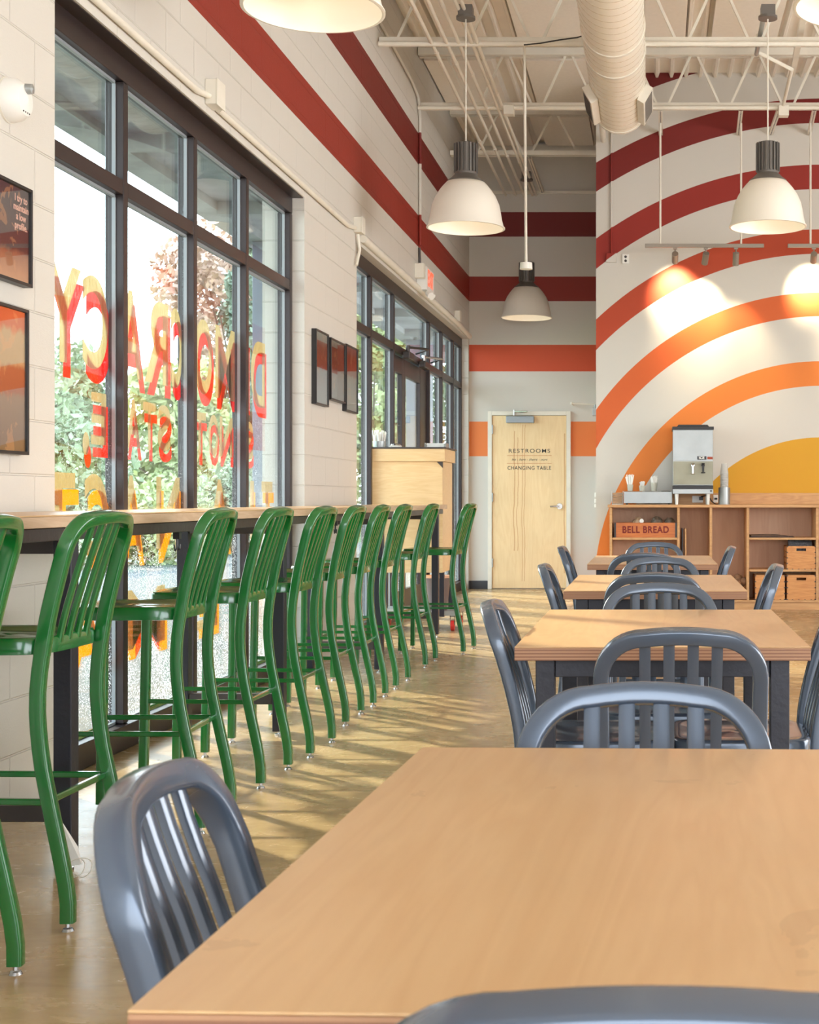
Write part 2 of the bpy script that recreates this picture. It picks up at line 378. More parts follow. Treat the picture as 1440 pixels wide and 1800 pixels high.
def paint_on_glass(name, col, a):
    m = bpy.data.materials.new(name); m.use_nodes = True; nt = m.node_tree; n = nt.nodes; l = nt.links; n.clear()
    out = n.new('ShaderNodeOutputMaterial'); tr = n.new('ShaderNodeBsdfTransparent'); tl = n.new('ShaderNodeBsdfTranslucent'); df = n.new('ShaderNodeBsdfDiffuse')
    tr.inputs[0].default_value = tuple(.35+.65*c for c in col[:3])+(1,); tl.inputs[0].default_value = col; df.inputs[0].default_value = col
    ad = n.new('ShaderNodeMixShader'); ad.inputs[0].default_value = .3; l.new(tl.outputs[0], ad.inputs[1]); l.new(df.outputs[0], ad.inputs[2])
    g = n.new('ShaderNodeNewGeometry'); mp = n.new('ShaderNodeMapping'); l.new(g.outputs['Position'], mp.inputs[0]); mp.inputs['Scale'].default_value = (1, 9, 2)
    no = n.new('ShaderNodeTexNoise'); no.inputs['Scale'].default_value = 5; no.inputs['Distortion'].default_value = 1.5; l.new(mp.outputs[0], no.inputs['Vector'])
    mr = n.new('ShaderNodeMapRange'); l.new(no.outputs['Fac'], mr.inputs[0]); mr.inputs[1].default_value = .3; mr.inputs[2].default_value = .7; mr.inputs[3].default_value = a-.18; mr.inputs[4].default_value = min(1, a+.18)
    mx = n.new('ShaderNodeMixShader'); l.new(mr.outputs[0], mx.inputs[0]); l.new(tr.outputs[0], mx.inputs[1]); l.new(ad.outputs[0], mx.inputs[2]); l.new(mx.outputs[0], out.inputs[0])
    return m
M_lcream = paint_on_glass('cream window paint', srgb(206, 190, 152), .82)
M_lred = paint_on_glass('red window paint', srgb(226, 40, 24), .62)
M_lorange = paint_on_glass('orange window paint', srgb(238, 70, 24), .72)
M_lyellow = paint_on_glass('yellow window paint', srgb(248, 176, 16), .74)
M_ltan = paint_on_glass('tan window paint', srgb(196, 178, 142), .82)

def emis(name, col, s, base=(.8, .8, .8, 1)):
    m = mat(name, base, .5); b = m.node_tree.nodes['Principled BSDF']; b.inputs['Emission Color'].default_value = col; b.inputs['Emission Strength'].default_value = s; return m
M_bulb = emis('lit bulb', (1, .82, .6, 1), 1.4)
M_exit = emis('lit orange exit letters', srgb(255, 90, 60), 1.1, srgb(255, 110, 80))
M_lens = emis('lit spot lens', (1, .82, .55, 1), 8)

# ------------------------------------------------------------------ room shell
W1 = (5.46, 9.36); W2 = (11.0, 17.62); ZT = 3.13; XO = -2.60
struct(MB().b2((-2.6, -4.2, -.1), (7.2, 18, 0)).build('floor', M_floor, smooth=False))
m = MB()
m.b2((XO, -4.2, ZT), (XW, 18, ZC+.3)); m.b2((XO, -4.2, 0), (XW, W1[0], ZT)); m.b2((XO, W1[1], 0), (XW, W2[0], ZT)); m.b2((XO, W2[1], 0), (XW, 18, ZT))
struct(m.build('wall_left', M_left, smooth=False))
struct(MB().b2((XW, D, 0), (-.5, D+.2, ZC+.3)).build('wall_back', M_back, smooth=False))
struct(MB().b2((-.609, DM, 0), (7.2, DM+.2, ZC+.3)).b2((-.609, DM+.2, 0), (-.5, D+.2, ZC+.3)).build('wall_mural', M_mural, smooth=False))
m = MB()
m.b2((7.0, -4.2, 3.4), (7.2, DM+.2, ZC+.3)).b2((7.0, -4.2, 0), (7.2, 1.2, 3.4)).b2((7.0, 10.8, 0), (7.2, DM+.2, 3.4)).b2((7.0, 1.2, 0), (7.2, 10.8, .5))
struct(m.build('wall_right', M_block, smooth=False))
m = MB()
m.b2((XW, -4.2, 3.4), (7.0, -4.0, ZC+.3)).b2((XW, -4.2, 0), (-2.1, -4.0, 3.4)).b2((5.1, -4.2, 0), (7.0, -4.0, 3.4)).b2((-2.1, -4.2, 0), (5.1, -4.0, .4))
struct(m.build('wall_street', M_plain, smooth=False))
m = MB().b2((-2.6, -4.2, ZC+.05), (7.2, 18, ZC+.12))
x = -2.25
while x < 7.0:
    m.prism([(x-.012, ZC), (x+.012, ZC), (x+.03, ZC+.05), (x-.03, ZC+.05)], 'y', -4, 17.7); x += .152
struct(m.build('ceiling', M_ceil, smooth=False))
struct(MB().b2((XW, D-.012, 0), (-2.035, D, .105)).b2((-.93, D-.012, 0), (-.62, D, .105)).build('baseboard_back', M_rubber, bevel=.003))
struct(MB().b2((XW, 17.63, 0), (XW+.012, D-.013, .105)).build('baseboard_left', M_rubber, bevel=.003))
# thin white ledge and grey upper strip of the back wall
struct(MB().b2((XW, D-.03, 4.955), (-.61, D, 4.99)).build('trim_1', M_white))
struct(MB().b2((XW, D-.12, 5.44), (-.61, D, 5.55)).build('trim_2', M_white))

# ------------------------------------------------------------------ storefront windows
def window(name, y0, y1, muls, door=None):
    fx0, fx1 = -2.485, -2.40
    fr = MB()
    fr.b2((fx0, y0, ZT-.11), (fx1, y1, ZT+.03)).b2((fx0, y0, 0.0), (fx1+.02, y1, .11))
    if door:
        fr = MB(); fr.b2((fx0, y0, ZT-.11), (fx1, y1, ZT+.03)); fr.b2((fx0, y0, 0), (fx1+.02, door[0], .11)); fr.b2((fx0, door[1], 0), (fx1+.02, y1, .11))
    ys = [y0+.028]+list(muls)+[y1-.028]
    for y in ys: fr.b2((fx0, y-.028, .0 if door and door[0]-.1 < y < door[1]+.1 else .111), (fx1, y+.028, ZT-.111))
    for a, b in zip(ys, ys[1:]): fr.b2((fx0, a+.029, 2.505), (fx1-.002, b-.029, 2.575))
    f = struct(fr.build(name, M_frame, bevel=.004, seg=1))
    for a, b in zip(ys, ys[1:]):
        for z0, z1 in ((.11, 2.505), (2.575, ZT-.11)):
            if door and z0 < 1 and a >= door[0]-.06 and b <= door[1]+.06: continue
            g = MB().b2((XG-.004, a+.028, z0), (XG+.004, b-.028, z1)).build('glass_pane', M_glass, f, smooth=False)
            MB().b2((XG+.004, a+.028, z0), (XG+.02, a+.036, z1)).b2((XG+.004, b-.036, z0), (XG+.02, b-.028, z1)).b2((XG+.004, a+.028, z0), (XG+.02, b-.028, z0+.012)).b2((XG+.004, a+.028, z1-.012), (XG+.02, b-.028, z1)).build('glazing_bead', M_bead, f, smooth=False)
    return f
window('window_1', W1[0], W1[1], [6.41, 7.385, 8.33])
win2 = window('window_2', W2[0], W2[1], [11.99, 13.04, 15.10, 16.0, 16.9], door=(13.04, 15.10))
struct(MB().b2((-2.43, 5.4, ZT-.005), (-2.33, 9.4, ZT+.04)).build('trim_3', M_frame))
# entrance door leaves
def leaf(name, a, b, s0, s1, hy):
    m = MB(); z0, z1 = .01, 2.49
    m.b2((-2.48, a, z0), (-2.43, a+s0, z1)).b2((-2.48, b-s1, z0), (-2.43, b, z1)).b2((-2.48, a+s0+.0005, z1-.16), (-2.432, b-s1-.0005, z1)).b2((-2.48, a+s0+.0005, z0), (-2.432, b-s1-.0005, .25))
    d = struct(m.build(name, M_frame, bevel=.004, seg=1))
    MB().b2((XG-.004, a+s0, .25), (XG+.004, b-s1, z1-.16)).build('glass_pane', M_glass, d, smooth=False)
    MB().b2((-2.43, a+.06, 1.02), (-2.37, a+.10, 1.06)).b2((-2.43, b-.10, 1.02), (-2.37, b-.06, 1.06)).b2((-2.385, a+.06, 1.02), (-2.36, b-.06, 1.06)).build('push_bar', M_dark, d, bevel=.004)
    return d
leaf('door_1', 13.07, 13.72, .09, .12, 0)
leaf('door_2', 13.725, 15.07, .07, .42, 0)
# closers over the entrance doors
for i, (cy, lb) in enumerate(((13.62, 'dark door closer with bent arm above the near entrance door leaf'), (14.55, 'dark door closer with long arm above the far entrance door leaf'))):
    t = thing('door_closer', lb, 'door closer', (-2.39, cy, 2.52), world=True)
    MB().b2((-2.40, cy-.17, 2.47), (-2.33, cy+.12, 2.54)).build('body', M_dark, t, bevel=.01)
    MB().cyl((-2.36, cy-.1, 2.47), (-2.36, cy-.1, 2.60), .02).cyl((-2.36, cy-.1, 2.585), (-2.2, cy+.12, 2.585), .012, n=8).cyl((-2.2, cy+.12, 2.585), (-2.36, cy+.38, 2.57), .010, n=8).build('arm', M_chrome if i else M_dark, t)

# reveals get their own light from outside; painted sign letters on the outer face of the glass
def letters(name, label, chars, z0, z1, mc, ms, dz, dy):
    t = thing(name, label, 'window sign', (XG-.012, 7.4, z0), world=True)
    for ch, a, b in chars:
        size = 1.0
        cu = text_mesh('letter', ch, 1.0, mc, .0006, offset=.022)
        xs = [v.co.x for v in cu.data.vertices]; ys = [v.co.y for v in cu.data.vertices]
        wx, wy = max(xs)-min(xs), max(ys)-min(ys); mx_, my_ = min(xs), min(ys)
        zz0, zz1 = (z0, z1) if ch not in ',.' else (z0-.05, z0+.05)
        def place(o, X, da, dzz):
            for v in o.data.vertices:
                u = (v.co.x-mx_)/wx; k = (v.co.y-my_)/wy; e = v.co.z
                v.co = Vector((X+e, b-(b-a)*u+da, zz0+(zz1-zz0)*k+dzz))
        sh = bpy.data.objects.new('letter_shadow', cu.data.copy()); C.objects.link(sh); sh.data.materials.clear(); sh.data.materials.append(ms)
        place(cu, XG-.008, 0, 0); place(sh, XG-.014, dy, dz)
        cu.parent = t; cu.location = -t.location; sh.parent = cu
    return t
letters('window_lettering', 'large cream letters with red shadows painted high on the near window', 
        [('Y', 5.70, 6.06), ('C', 6.08, 6.36), ('A', 6.47, 6.79), ('R', 6.82, 7.15), ('C', 7.19, 7.36), ('O', 7.56, 7.86), ('M', 7.92, 8.28), ('E', 8.34, 8.56), ('D', 8.62, 8.93)], 1.70, 2.11, M_lcream, M_lred, -.06, .05)
letters('window_lettering', 'smaller cream letters with orange-red shadows in the middle row on the near window',
        [('.', 6.08, 6.15), ('E', 6.17, 6.34), ('A', 6.58, 6.76), ('T', 6.80, 6.97), ('S', 7.0, 7.18), ('T', 7.55, 7.75), ('O', 7.80, 7.97), ('N', 8.0, 8.24), ('S', 8.48, 8.66)], 1.37, 1.60, M_ltan, M_lorange, -.055, .035)
letters('window_lettering', 'tan letters with yellow shadows painted low on the near window, behind the bar',
        [('T', 5.66, 6.00), ('C', 6.10, 6.36), ('A', 6.50, 6.78), ('N', 6.98, 7.32), ('A', 7.80, 8.18), ('I', 8.60, 8.68), ('T', 8.85, 9.1)], .88, 1.24, M_ltan, M_lyellow, -.07, .05)
# fourth, lowest painted row
letters('window_lettering', 'lowest row of yellow painted letters under the bar on the near window',
        [('A', 5.9, 6.3), ('M', 6.55, 7.1), ('E', 7.6, 7.95)], .42, .70, M_ltan, M_lyellow, -.05, .05)

# ------------------------------------------------------------------ outdoors
struct(MB().b2((-7.5, -8, -.12), (-2.6, 40, -.02)).build('pavement', M_ground, smooth=False))
struct(MB().b2((-11.5, -8, -.16), (-7.5, 40, -.10)).build('road', M_road, smooth=False))
struct(MB().b2((-90, -20, -.2), (-11.5, 130, -.12)).b2((-11.5, 40, -.2), (30, 130, -.12)).build('lawn', M_grass, smooth=False))
m = MB().b2((-5.2, -3, 4.5), (-2.61, 34, 4.7)).b2((-5.25, -3, 4.4), (-4.95, 34, 4.9))
for y in range(-2, 34, 3): m.b2((-4.96, y, 4.36), (-2.61, y+.16, 4.5))
struct(m.build('porch_canopy', M_soffit, smooth=False))
for i, y in enumerate((17.9, 29.0)):
    struct(MB().b2((-5.1, y, 0), (-4.62, y+.48, 4.4)).build('porch_pillar', M_ext, bevel=.01))
def tree(name, label, cat, x, y, h, rad, mt, trunk_h, group, seed, n=5200, conic=False, lf=.16):
    rnd = random.Random(seed); t = thing(name, label, cat, (x, y, -.12), group=group)
    m = MB(); m.cyl((0, 0, 0), (0, 0, trunk_h+.6), .16, .09, 10)
    for k in range(7):
        a = rnd.uniform(0, 2*pi); m.cyl((0, 0, trunk_h*.8+k*.12), (cos(a)*rad*.6, sin(a)*rad*.6, trunk_h+rnd.uniform(.6, h*.5)), .06, .02, 6)
    m.build('trunk', M_bark, t)
    f = MB(); bm = f.bm; bl = []
    for k in range(26):
        u = rnd.random()
        if conic:
            z = trunk_h*.4+(h-trunk_h*.4)*u; rr = rad*(1-u)*.75; a = rnd.uniform(0, 2*pi); bl.append((cos(a)*rr, sin(a)*rr, z, .3+rad*.35*(1-u)))
        else:
            a = rnd.uniform(0, 2*pi); z = trunk_h+(h-trunk_h)*u; rr = rad*.72*math.sqrt(max(.05, 1-(2*u-1)**2))*rnd.random()**.5
            bl.append((cos(a)*rr, sin(a)*rr, z, rad*rnd.uniform(.25, .42)))
    for k in range(n):
        bx, by, bz, br = bl[rnd.randrange(len(bl))]
        d = Vector((rnd.gauss(0, 1), rnd.gauss(0, 1), rnd.gauss(0, 1))).normalized()*br*rnd.uniform(.55, 1.08)
        c = Vector((bx, by, bz))+d; u = Vector((rnd.gauss(0, 1), rnd.gauss(0, 1), rnd.gauss(0, 1))).normalized(); v = u.orthogonal().normalized()
        s = lf*rnd.uniform(.6, 1.3)
        q4 = [bm.verts.new(c+u*s), bm.verts.new(c+v*s*.5), bm.verts.new(c-u*s), bm.verts.new(c-v*s*.5)]; bm.faces.new(q4)
    f.build('foliage', mt, t, smooth=False)
    return t
G = 'trees across the road'
TR = [(-14.9, 35, 4.2, 2.0, 0, .9, 'bushy green tree in the leftmost pane below the tall red painted letters'),
      (-13.4, 39.5, 4.7, 2.0, 1, .9, 'yellow-green tree in the second pane behind the middle row of letters'),
      (-15.0, 48, 10.2, 2.7, 3, 2.0, 'tall tree with russet leaves at the left of the third pane'),
      (-12.4, 43.5, 10.2, 2.0, 2, 2.2, 'tall dark tree at the right of the third pane'),
      (-19.5, 46, 5.4, 3.0, 0, 1.2, 'round green tree furthest left, partly hidden by the block wall edge'),
      (-13.6, 51.5, 12, 2.6, 0, 2.0, 'tall green tree in the fourth pane beside the porch pillar'),
      (-9.2, 46, 8, 2.4, 1, 1.6, 'yellow-green tree seen through the first panes of the far window'),
      (-8.8, 54, 8.5, 2.8, 0, 1.5, 'green tree furthest away, seen through the entrance doors')]
for i, (x, y, h, r, k, th, lb) in enumerate(TR):
    tree('dense_tree', lb, 'tree', x, y, h, r, M_leaf[k], th, G, 30+i, n=6500, conic=(k == 2), lf=.15)
# low hedge bushes along the pavement edge
for i, (x, y, h, lb) in enumerate(((-10.2, 24.5, 1.5, 'low leafy bush by the pavement, behind the leftmost pane'), (-9.4, 26.5, 1.7, 'low leafy bush by the road behind the second pane'), (-9.2, 31, 1.8, 'low leafy bush by the road behind the third pane'))):
    tree('roadside_bush', lb, 'bush', x, y, h, 1.3, M_leaf[i % 2], .15, 'bushes beside the pavement', 60+i, n=4000, lf=.08)
# power lines
t = thing('utility_lines', 'thin dark overhead wires crossing the sky outside the near window', 'power line', (-17, 20, 5), world=True)
for z in (6.4, 7.3, 4.0, 4.15):
    pts = [Vector((-17, y, z-.5*sin(pi*(y-5)/50))) for y in range(5, 41, 5)]
    m = MB(); m.sweep(pts, .025, .025, Vector((0, 0, 1)), k=3, pw=2); m.build('wire', M_plastic, t)
# picnic bench outside
t = thing('picnic_table', 'pale weathered picnic table on the pavement outside the near window', 'picnic table', (-6.9, 12.0, 0), world=True)
m = MB(); [m.b2((-7.3+i*.15, 11.0, .72), (-7.17+i*.15, 12.9, .76)) for i in range(5)]; m.build('tabletop', M_ext, t, bevel=.004)
for bx in (-7.85, -6.25): MB().b2((bx, 11.0, .42), (bx+.25, 12.9, .46)).build('bench', M_ext, t, bevel=.004)
for by in (11.25, 12.65): MB().bar((-7.7, by, 0), (-7.2, by, .72), .04, .09).bar((-6.1, by, 0), (-6.65, by, .72), .04, .09).b2((-7.8, by-.02, .36), (-6.05, by+.02, .42)).build('trestle', M_ext, t)

# ------------------------------------------------------------------ bar counter along the windows
BZ = 1.083; BX = -1.745
t = thing('bar_counter', 'long plywood-topped bar counter on dark steel legs along the windows', 'bar counter', (-2.0, 7, 0), world=True)
MB().b2((-2.30, 1.6, BZ-.004), (BX, 11.9, BZ)).build('laminate_top', M_table, t)
MB().b2((-2.30, 1.6, BZ-.037), (BX, 11.9, BZ-.0045)).build('countertop', M_baredge, t, bevel=.002)
for xx in (BX-.06, -2.28): MB().b2((xx, 1.65, BZ-.077), (xx+.04, 11.8, BZ-.038)).build('steel_rail', M_dark, t, bevel=.003)
for y in (1.85, 4.3, 6.75, 9.2, 11.56):
    MB().b2((BX-.075, y-.03, .02), (BX-.02, y+.03, BZ-.078)).build('leg', M_black, t, bevel=.004)
    MB().b2((-2.275, y-.03, .02), (-2.22, y+.03, BZ-.078)).build('leg', M_black, t, bevel=.004)
    MB().b2((-2.218, y-.024, .15), (BX-.077, y+.024, .20)).build('crossbar', M_dark, t, bevel=.003)
    MB().b2((-2.218, y-.02, BZ-.12), (BX-.077, y+.02, BZ-.08)).build('crossbar', M_dark, t, bevel=.003)
    for lx in (BX-.047, -2.247): MB().cyl((lx, y, 0), (lx, y, .008), .022, n=16).cyl((lx, y, .008), (lx, y, .022), .008, n=8).build('levelling_foot', M_chrome, t)
HK = thing('bag_hook', 'small black double coat hook under the bar edge, first past the near leg', 'hook', (BX-.04, 6.18-.9, BZ-.078))
m = MB(); m.b2((-.012, -.012, -.025), (.012, .012, 0))
for s in (-1, 1):
    pts = [Vector((0, s*(.006+.02*sin(a)), -.045-.028*(1-cos(a)) if a < pi/2 else -.073+.0*a)) for a in [0, .4, .8, 1.2, 1.57]]
    pts = [Vector((0, s*.006, -.02)), Vector((0, s*.007, -.05)), Vector((0, s*.014, -.066)), Vector((0, s*.024, -.068)), Vector((0, s*.031, -.058)), Vector((0, s*.033, -.045))]
    m.sweep(pts, .006, .006, Vector((1, 0, 0)), k=3, pw=2)
m.build('hook', M_plastic, HK)
for y, lb in ((7.9, 'small black double coat hook under the bar, second from the near end'), (8.5, 'small black double coat hook under the bar, third from the near end'), (9.95, 'small black double coat hook under the far half of the bar')):
    dup(HK, (BX-.04, y, BZ-.078), 0, lb, 'hooks under the bar')
HK['group'] = 'hooks under the bar'

# ------------------------------------------------------------------ chairs and stools
def interp(tab, z):
    for (z0, v0), (z1, v1) in zip(tab, tab[1:]):
        if z <= z1: 
            k = (z-z0)/(z1-z0); return v0+(v1-v0)*k
    return tab[-1][1]
def smooth_tab(tab, z):
    # Catmull-Rom through the table
    n = len(tab)
    for i in range(n-1):
        if z <= tab[i+1][0] or i == n-2:
            z0, p1 = tab[i]; z1, p2 = tab[i+1]; k = (z-z0)/(z1-z0)
            m1 = (tab[i+1][1]-tab[i-1][1])/(tab[i+1][0]-tab[i-1][0]) if i > 0 else (p2-p1)/(z1-z0)
            m2 = (tab[i+2][1]-tab[i][1])/(tab[i+2][0]-tab[i][0]) if i < n-2 else (p2-p1)/(z1-z0)
            h = z1-z0; k2, k3 = k*k, k*k*k
            return (2*k3-3*k2+1)*p1+(k3-2*k2+k)*h*m1+(-2*k3+3*k2)*p2+(k3-k2)*h*m2
def make_seat_furniture(kind, label, cat):
    stool = kind == 'stool'
    M = M_green if stool else M_greyc
    t = thing('bar_stool' if stool else 'dining_chair', label, cat)
    hw = .185; TW, TD = (.032, .038)
    if stool:
        prof = [(0, -.262), (.1, -.259), (.33, -.212), (.457, -.188), (.61, -.178), (.79, -.200), (.93, -.232), (1.04, -.262), (1.12, -.284)]
        zs, ztop, fy = .765, 1.092, .20
    else:
        prof = [(0, -.275), (.2, -.225), (.40, -.205), (.48, -.207), (.594, -.230), (.705, -.262), (.738, -.274), (.82, -.296), (.86, -.305)]
        zs, ztop, fy = .455, .829, .19; TW = .036
    Y = lambda z: smooth_tab(prof, z)
    def P(x, z):
        bow = -.022*(1-(x/hw)**2)*max(0, min(1, (z-zs)/(ztop-zs))) if z > zs else 0
        return Vector((x, Y(z)+bow, z))
    def dax(z):
        dz = .01; tt = Vector((0, Y(z+dz)-Y(z-dz), 2*dz)).normalized(); return Vector((0, tt.z, -tt.y))
    zj = zs-.045; r = .080 if stool else .098; zc = ztop-TW/2-r
    # back frame: from the seat up and over
    path = []; ax = []
    for i in range(9): z = zj+(zc-zj)*i/9; path.append(P(-hw, z)); ax.append(dax(z))
    for i in range(11):
        a = pi-(pi/2)*i/10; x = -hw+r+r*cos(a); z = zc+r*sin(a); path.append(P(x, z)); ax.append(dax(z))
    nx = 8
    for i in range(1, nx): x = -(hw-r)+2*(hw-r)*i/nx; z = zc+r+.006*(1-(x/(hw-r))**2); path.append(P(x, z)); ax.append(dax(z))
    for i in range(11):
        a = pi/2-(pi/2)*i/10; x = hw-r+r*cos(a); z = zc+r*sin(a); path.append(P(x, z)); ax.append(dax(z))
    for i in range(1, 10): z = zc+(zj-zc)*i/9; path.append(P(hw, z)); ax.append(dax(z))
    MB().sweep(path, TW, TD, ax, k=6, pw=5).build('back_frame', M, t)
    # slats
    sb = zs-.03
    for sx_ in (-.083, -.0277, .0277, .083):
        pth = []; axs = []
        for i in range(11): z = sb+(zc+r-.008-sb)*i/10; pth.append(P(sx_, z)+Vector((0, .004, 0))); axs.append(dax(z))
        MB().sweep(pth, .027, .014, axs, k=4, pw=4).build('slat', M, t)
    # legs
    for s in (-1, 1):
        pth = []; axs = []
        for i in range(15): z = .022+(zj-.022)*i/14; pth.append(Vector((s*(hw+.008*(1-z/zj)), Y(z), z))); axs.append(dax(max(.02, z)))
        k = [.75+.25*min(1, i/6) for i in range(15)] if not stool else [1]*15
        l = MB().sweep(pth, [TW*q_ for q_ in k], [TD*.95*q_ for q_ in k], axs, k=6, pw=5).build('leg', M, t)
        f0 = pth[0]
        MB().cyl((f0.x, f0.y, 0), (f0.x, f0.y, .007), .016, .013, 16).cyl((f0.x, f0.y, .01), (f0.x, f0.y, .024), .007, n=8).build('foot_glide', M_chrome, l, label='chrome foot glide')
        pth = [Vector((s*(hw-.012+.012*(1-z/zs)), fy-.008+.012*(1-z/zs), z)) for z in [.022+(zs-.06)*i/6 for i in range(7)]]
        l = MB().sweep(pth, [(.034 if stool else .026+.008*i/6) for i in range(7)], [(.034 if stool else .026+.008*i/6) for i in range(7)], Vector((0, 1, 0)), k=6, pw=5).build('leg', M, t)
        f0 = pth[0]
        MB().cyl((f0.x, f0.y, 0), (f0.x, f0.y, .007), .016, .013, 16).cyl((f0.x, f0.y, .01), (f0.x, f0.y, .024), .007, n=8).build('foot_glide', M_chrome, l, label='chrome foot glide')
    # stretchers
    for z, front in (((.335, 1) if stool else (.17, 0)),):
        yb = Y(z); yf = fy
        for s in (-1, 1): MB().sweep([Vector((s*hw, yb+.01, z)), Vector((s*(hw-.005), yf-.005, z+.002))], .015, .018, Vector((0, 0, 1)), k=4).build('stretcher', M, t)
        MB().sweep([Vector((-hw+.01, yb+.01, z-.0 if stool else z+.05)), Vector((hw-.01, yb+.01, z if stool else z+.05))], .015, .018, Vector((0, 0, 1)), k=4).build('stretcher', M, t)
        MB().sweep([Vector((-hw+.02, yf-.005, z-.03)), Vector((hw-.02, yf-.005, z-.03))], .015, .018, Vector((0, 0, 1)), k=4).build('stretcher', M, t)
    # seat pan: rounded, dished with two hollows
    m = MB(); bm = m.bm; n = 48; a_, b_ = .202, .20; cy = .004
    rings = []
    spec = [(0.94, -.046), (1.0, -.044), (1.0, -.010), (.985, -.003), (.95, 0), (.85, -.004), (.70, -.010), (.5, -.013), (.3, -.013), (.12, -.012)]
    for s_, dz in spec:
        ring = []
        for i in range(n):
            a = 2*pi*i/n; ca, sa = cos(a), sin(a); pw = 2/5.0
            x = math.copysign(abs(ca)**pw, ca)*a_*s_; y = math.copysign(abs(sa)**pw, sa)*b_*s_+cy
            if y < cy and s_ > .9: x *= .985
            ridge = .008*math.exp(-(x/.03)**2)*(1 if y > 0 else .2) if .1 < s_ < .85 else 0
            ring.append(bm.verts.new((x, y, zs+dz+ridge)))
        rings.append(ring)
    for A, B in zip(rings, rings[1:]):
        for i in range(n): bm.faces.new((A[i], A[(i+1) % n], B[(i+1) % n], B[i]))
    bm.faces.new(rings[-1]); bm.faces.new(rings[0][::-1])
    m.build('seat', M, t, ang=60)
    return t

stool = make_seat_furniture('stool', '', 'bar stool')
ORD = ['green metal bar stool nearest the camera, cut off by the left frame edge', 'green metal bar stool second along the bar, nearest with its whole back visible',
       'green metal bar stool third along the bar, standing behind the blurred grey chair', 'green metal bar stool fourth along the bar, before the last near-window mullion',
       'green metal bar stool fifth along the bar, before the block pier between the windows', 'green metal bar stool sixth along the bar, in front of the block pier',
       'green metal bar stool seventh along the bar, beneath the first framed picture', 'green metal bar stool eighth along the bar, at the near corner of the far window',
       'green metal bar stool ninth along the bar, in front of the plywood condiment station', 'green metal bar stool at the far end, pulled out from the bar']
SY = [3.155, 3.89, 4.95, 5.71, 6.36, 7.22, 7.87, 8.59, 9.65, 10.47]
SX = [-1.775, -1.79, -1.80, -1.795, -1.76, -1.80, -1.795, -1.795, -1.79, -1.635]
for i in range(10):
    rz = R(90) + (R(random.Random(i).uniform(-2, 2)) if i < 9 else R(-4))
    if i == 0: o = stool; o.location = (SX[0], SY[0], 0); o.rotation_euler = (0, 0, rz); o['label'] = ORD[0]; o['group'] = 'green stools along the bar'
    else: dup(stool, (SX[i], SY[i], 0), rz, ORD[i], 'green stools along the bar')

chair = make_seat_furniture('chair', '', 'chair')
def yb(Y): return Y      # back rail plane
CH = [ # x, y(back), facing rotation, label
 (.0, .86, 0, 'blurred grey metal chair closest to the camera, only its top rail in view'),
 (-.016, 2.25, 180, 'grey metal chair at the far end of the closest table, largest full rail'),
 (.062, 3.24, 0, 'grey metal chair at the near end of the second table, back towards the camera'),
 (.02, 4.93, 180, 'grey metal chair at the far end of the second table, just behind its edge'),
 (.0, 5.66, 0, 'grey metal chair at the near end of the third table'),
 (.03, 7.13, 180, 'grey metal chair at the far end of the third table'),
 (-.055, 7.72, 0, 'grey metal chair at the near end of the fourth table, furthest left of the rails'),
 (.0, 9.62, 180, 'grey metal chair at the far end of the last table, in front of the shelving'),
]
CG = 'grey metal chairs around the tables'
first = True
def put(x, y, rz, lb):
    global first
    if first:
        chair.location = (x, y, 0); chair.rotation_euler = (0, 0, rz); chair['label'] = lb; chair['group'] = CG; first = False
    else: dup(chair, (x, y, 0), rz, lb, CG)
for x, y, d, lb in CH:
    # chair origin sits .30 in front of the top rail
    put(x, y+.295 if d == 0 else y-.295, R(d), lb)
for x, y, d, lb in [
 (-.502+.262, 1.55, -87, 'blurred grey metal chair left of the closest table, before the stools'),
 (-.456+.29, 4.12, -90, 'grey metal chair on the window side of the second table'),
 (-.482+.29, 6.43, -90, 'grey metal chair on the window side of the third table'),
 (-.557+.29, 8.83, -90, 'grey metal chair on window side of the last table, before the restroom door'),
 (.51-.258, 4.14, 90, 'grey metal chair right of the second table, cut off by the frame edge'),
 (.535-.285, 6.41, 90, 'grey metal chair right of the third table, before the lower crates'),
 (.468-.29, 8.85, 90, 'grey metal chair right of the last table, before the shelving dividers')]:
    put(x, y, R(d), lb)

# ------------------------------------------------------------------ tables
TZ = .75
def make_table(label, wx=.762, ly=1.22):
    t = thing('dining_table', label, 'table')
    m = MB().b2((-wx/2, -ly/2, TZ-.003), (wx/2, ly/2, TZ)); m.build('laminate_top', M_table, t, bevel=.001, seg=1)
    MB().b2((-wx/2, -ly/2, TZ-.036), (wx/2, ly/2, TZ-.0032)).build('tabletop', M_edge, t, bevel=.0015)
    lx, lyy = wx/2-.075, ly/2-.075
    for sx_ in (-1, 1):
        for sy_ in (-1, 1):
            MB().b2((sx_*lx-.025, sy_*lyy-.025, .012), (sx_*lx+.025, sy_*lyy+.025, TZ-.038)).build('leg', M_black, t, bevel=.003)
            MB().cyl((sx_*lx, sy_*lyy, 0), (sx_*lx, sy_*lyy, .013), .018, n=12).build('foot_glide', M_chrome, t)
    m = MB()
    for sy_ in (-1, 1): m.b2((-lx+.026, sy_*lyy-.02, TZ-.085), (lx-.026, sy_*lyy+.02, TZ-.038))
    for sx_ in (-1, 1): m.b2((sx_*lx-.02, -lyy+.026, TZ-.085), (sx_*lx+.02, lyy-.026, TZ-.038))
    m.build('apron', M_black, t, bevel=.002)
    return t
TG = 'plywood tables in a row'
tb = make_table('large blurred plywood-top table in the foreground', .80, 1.112)
th = R(-1.9)
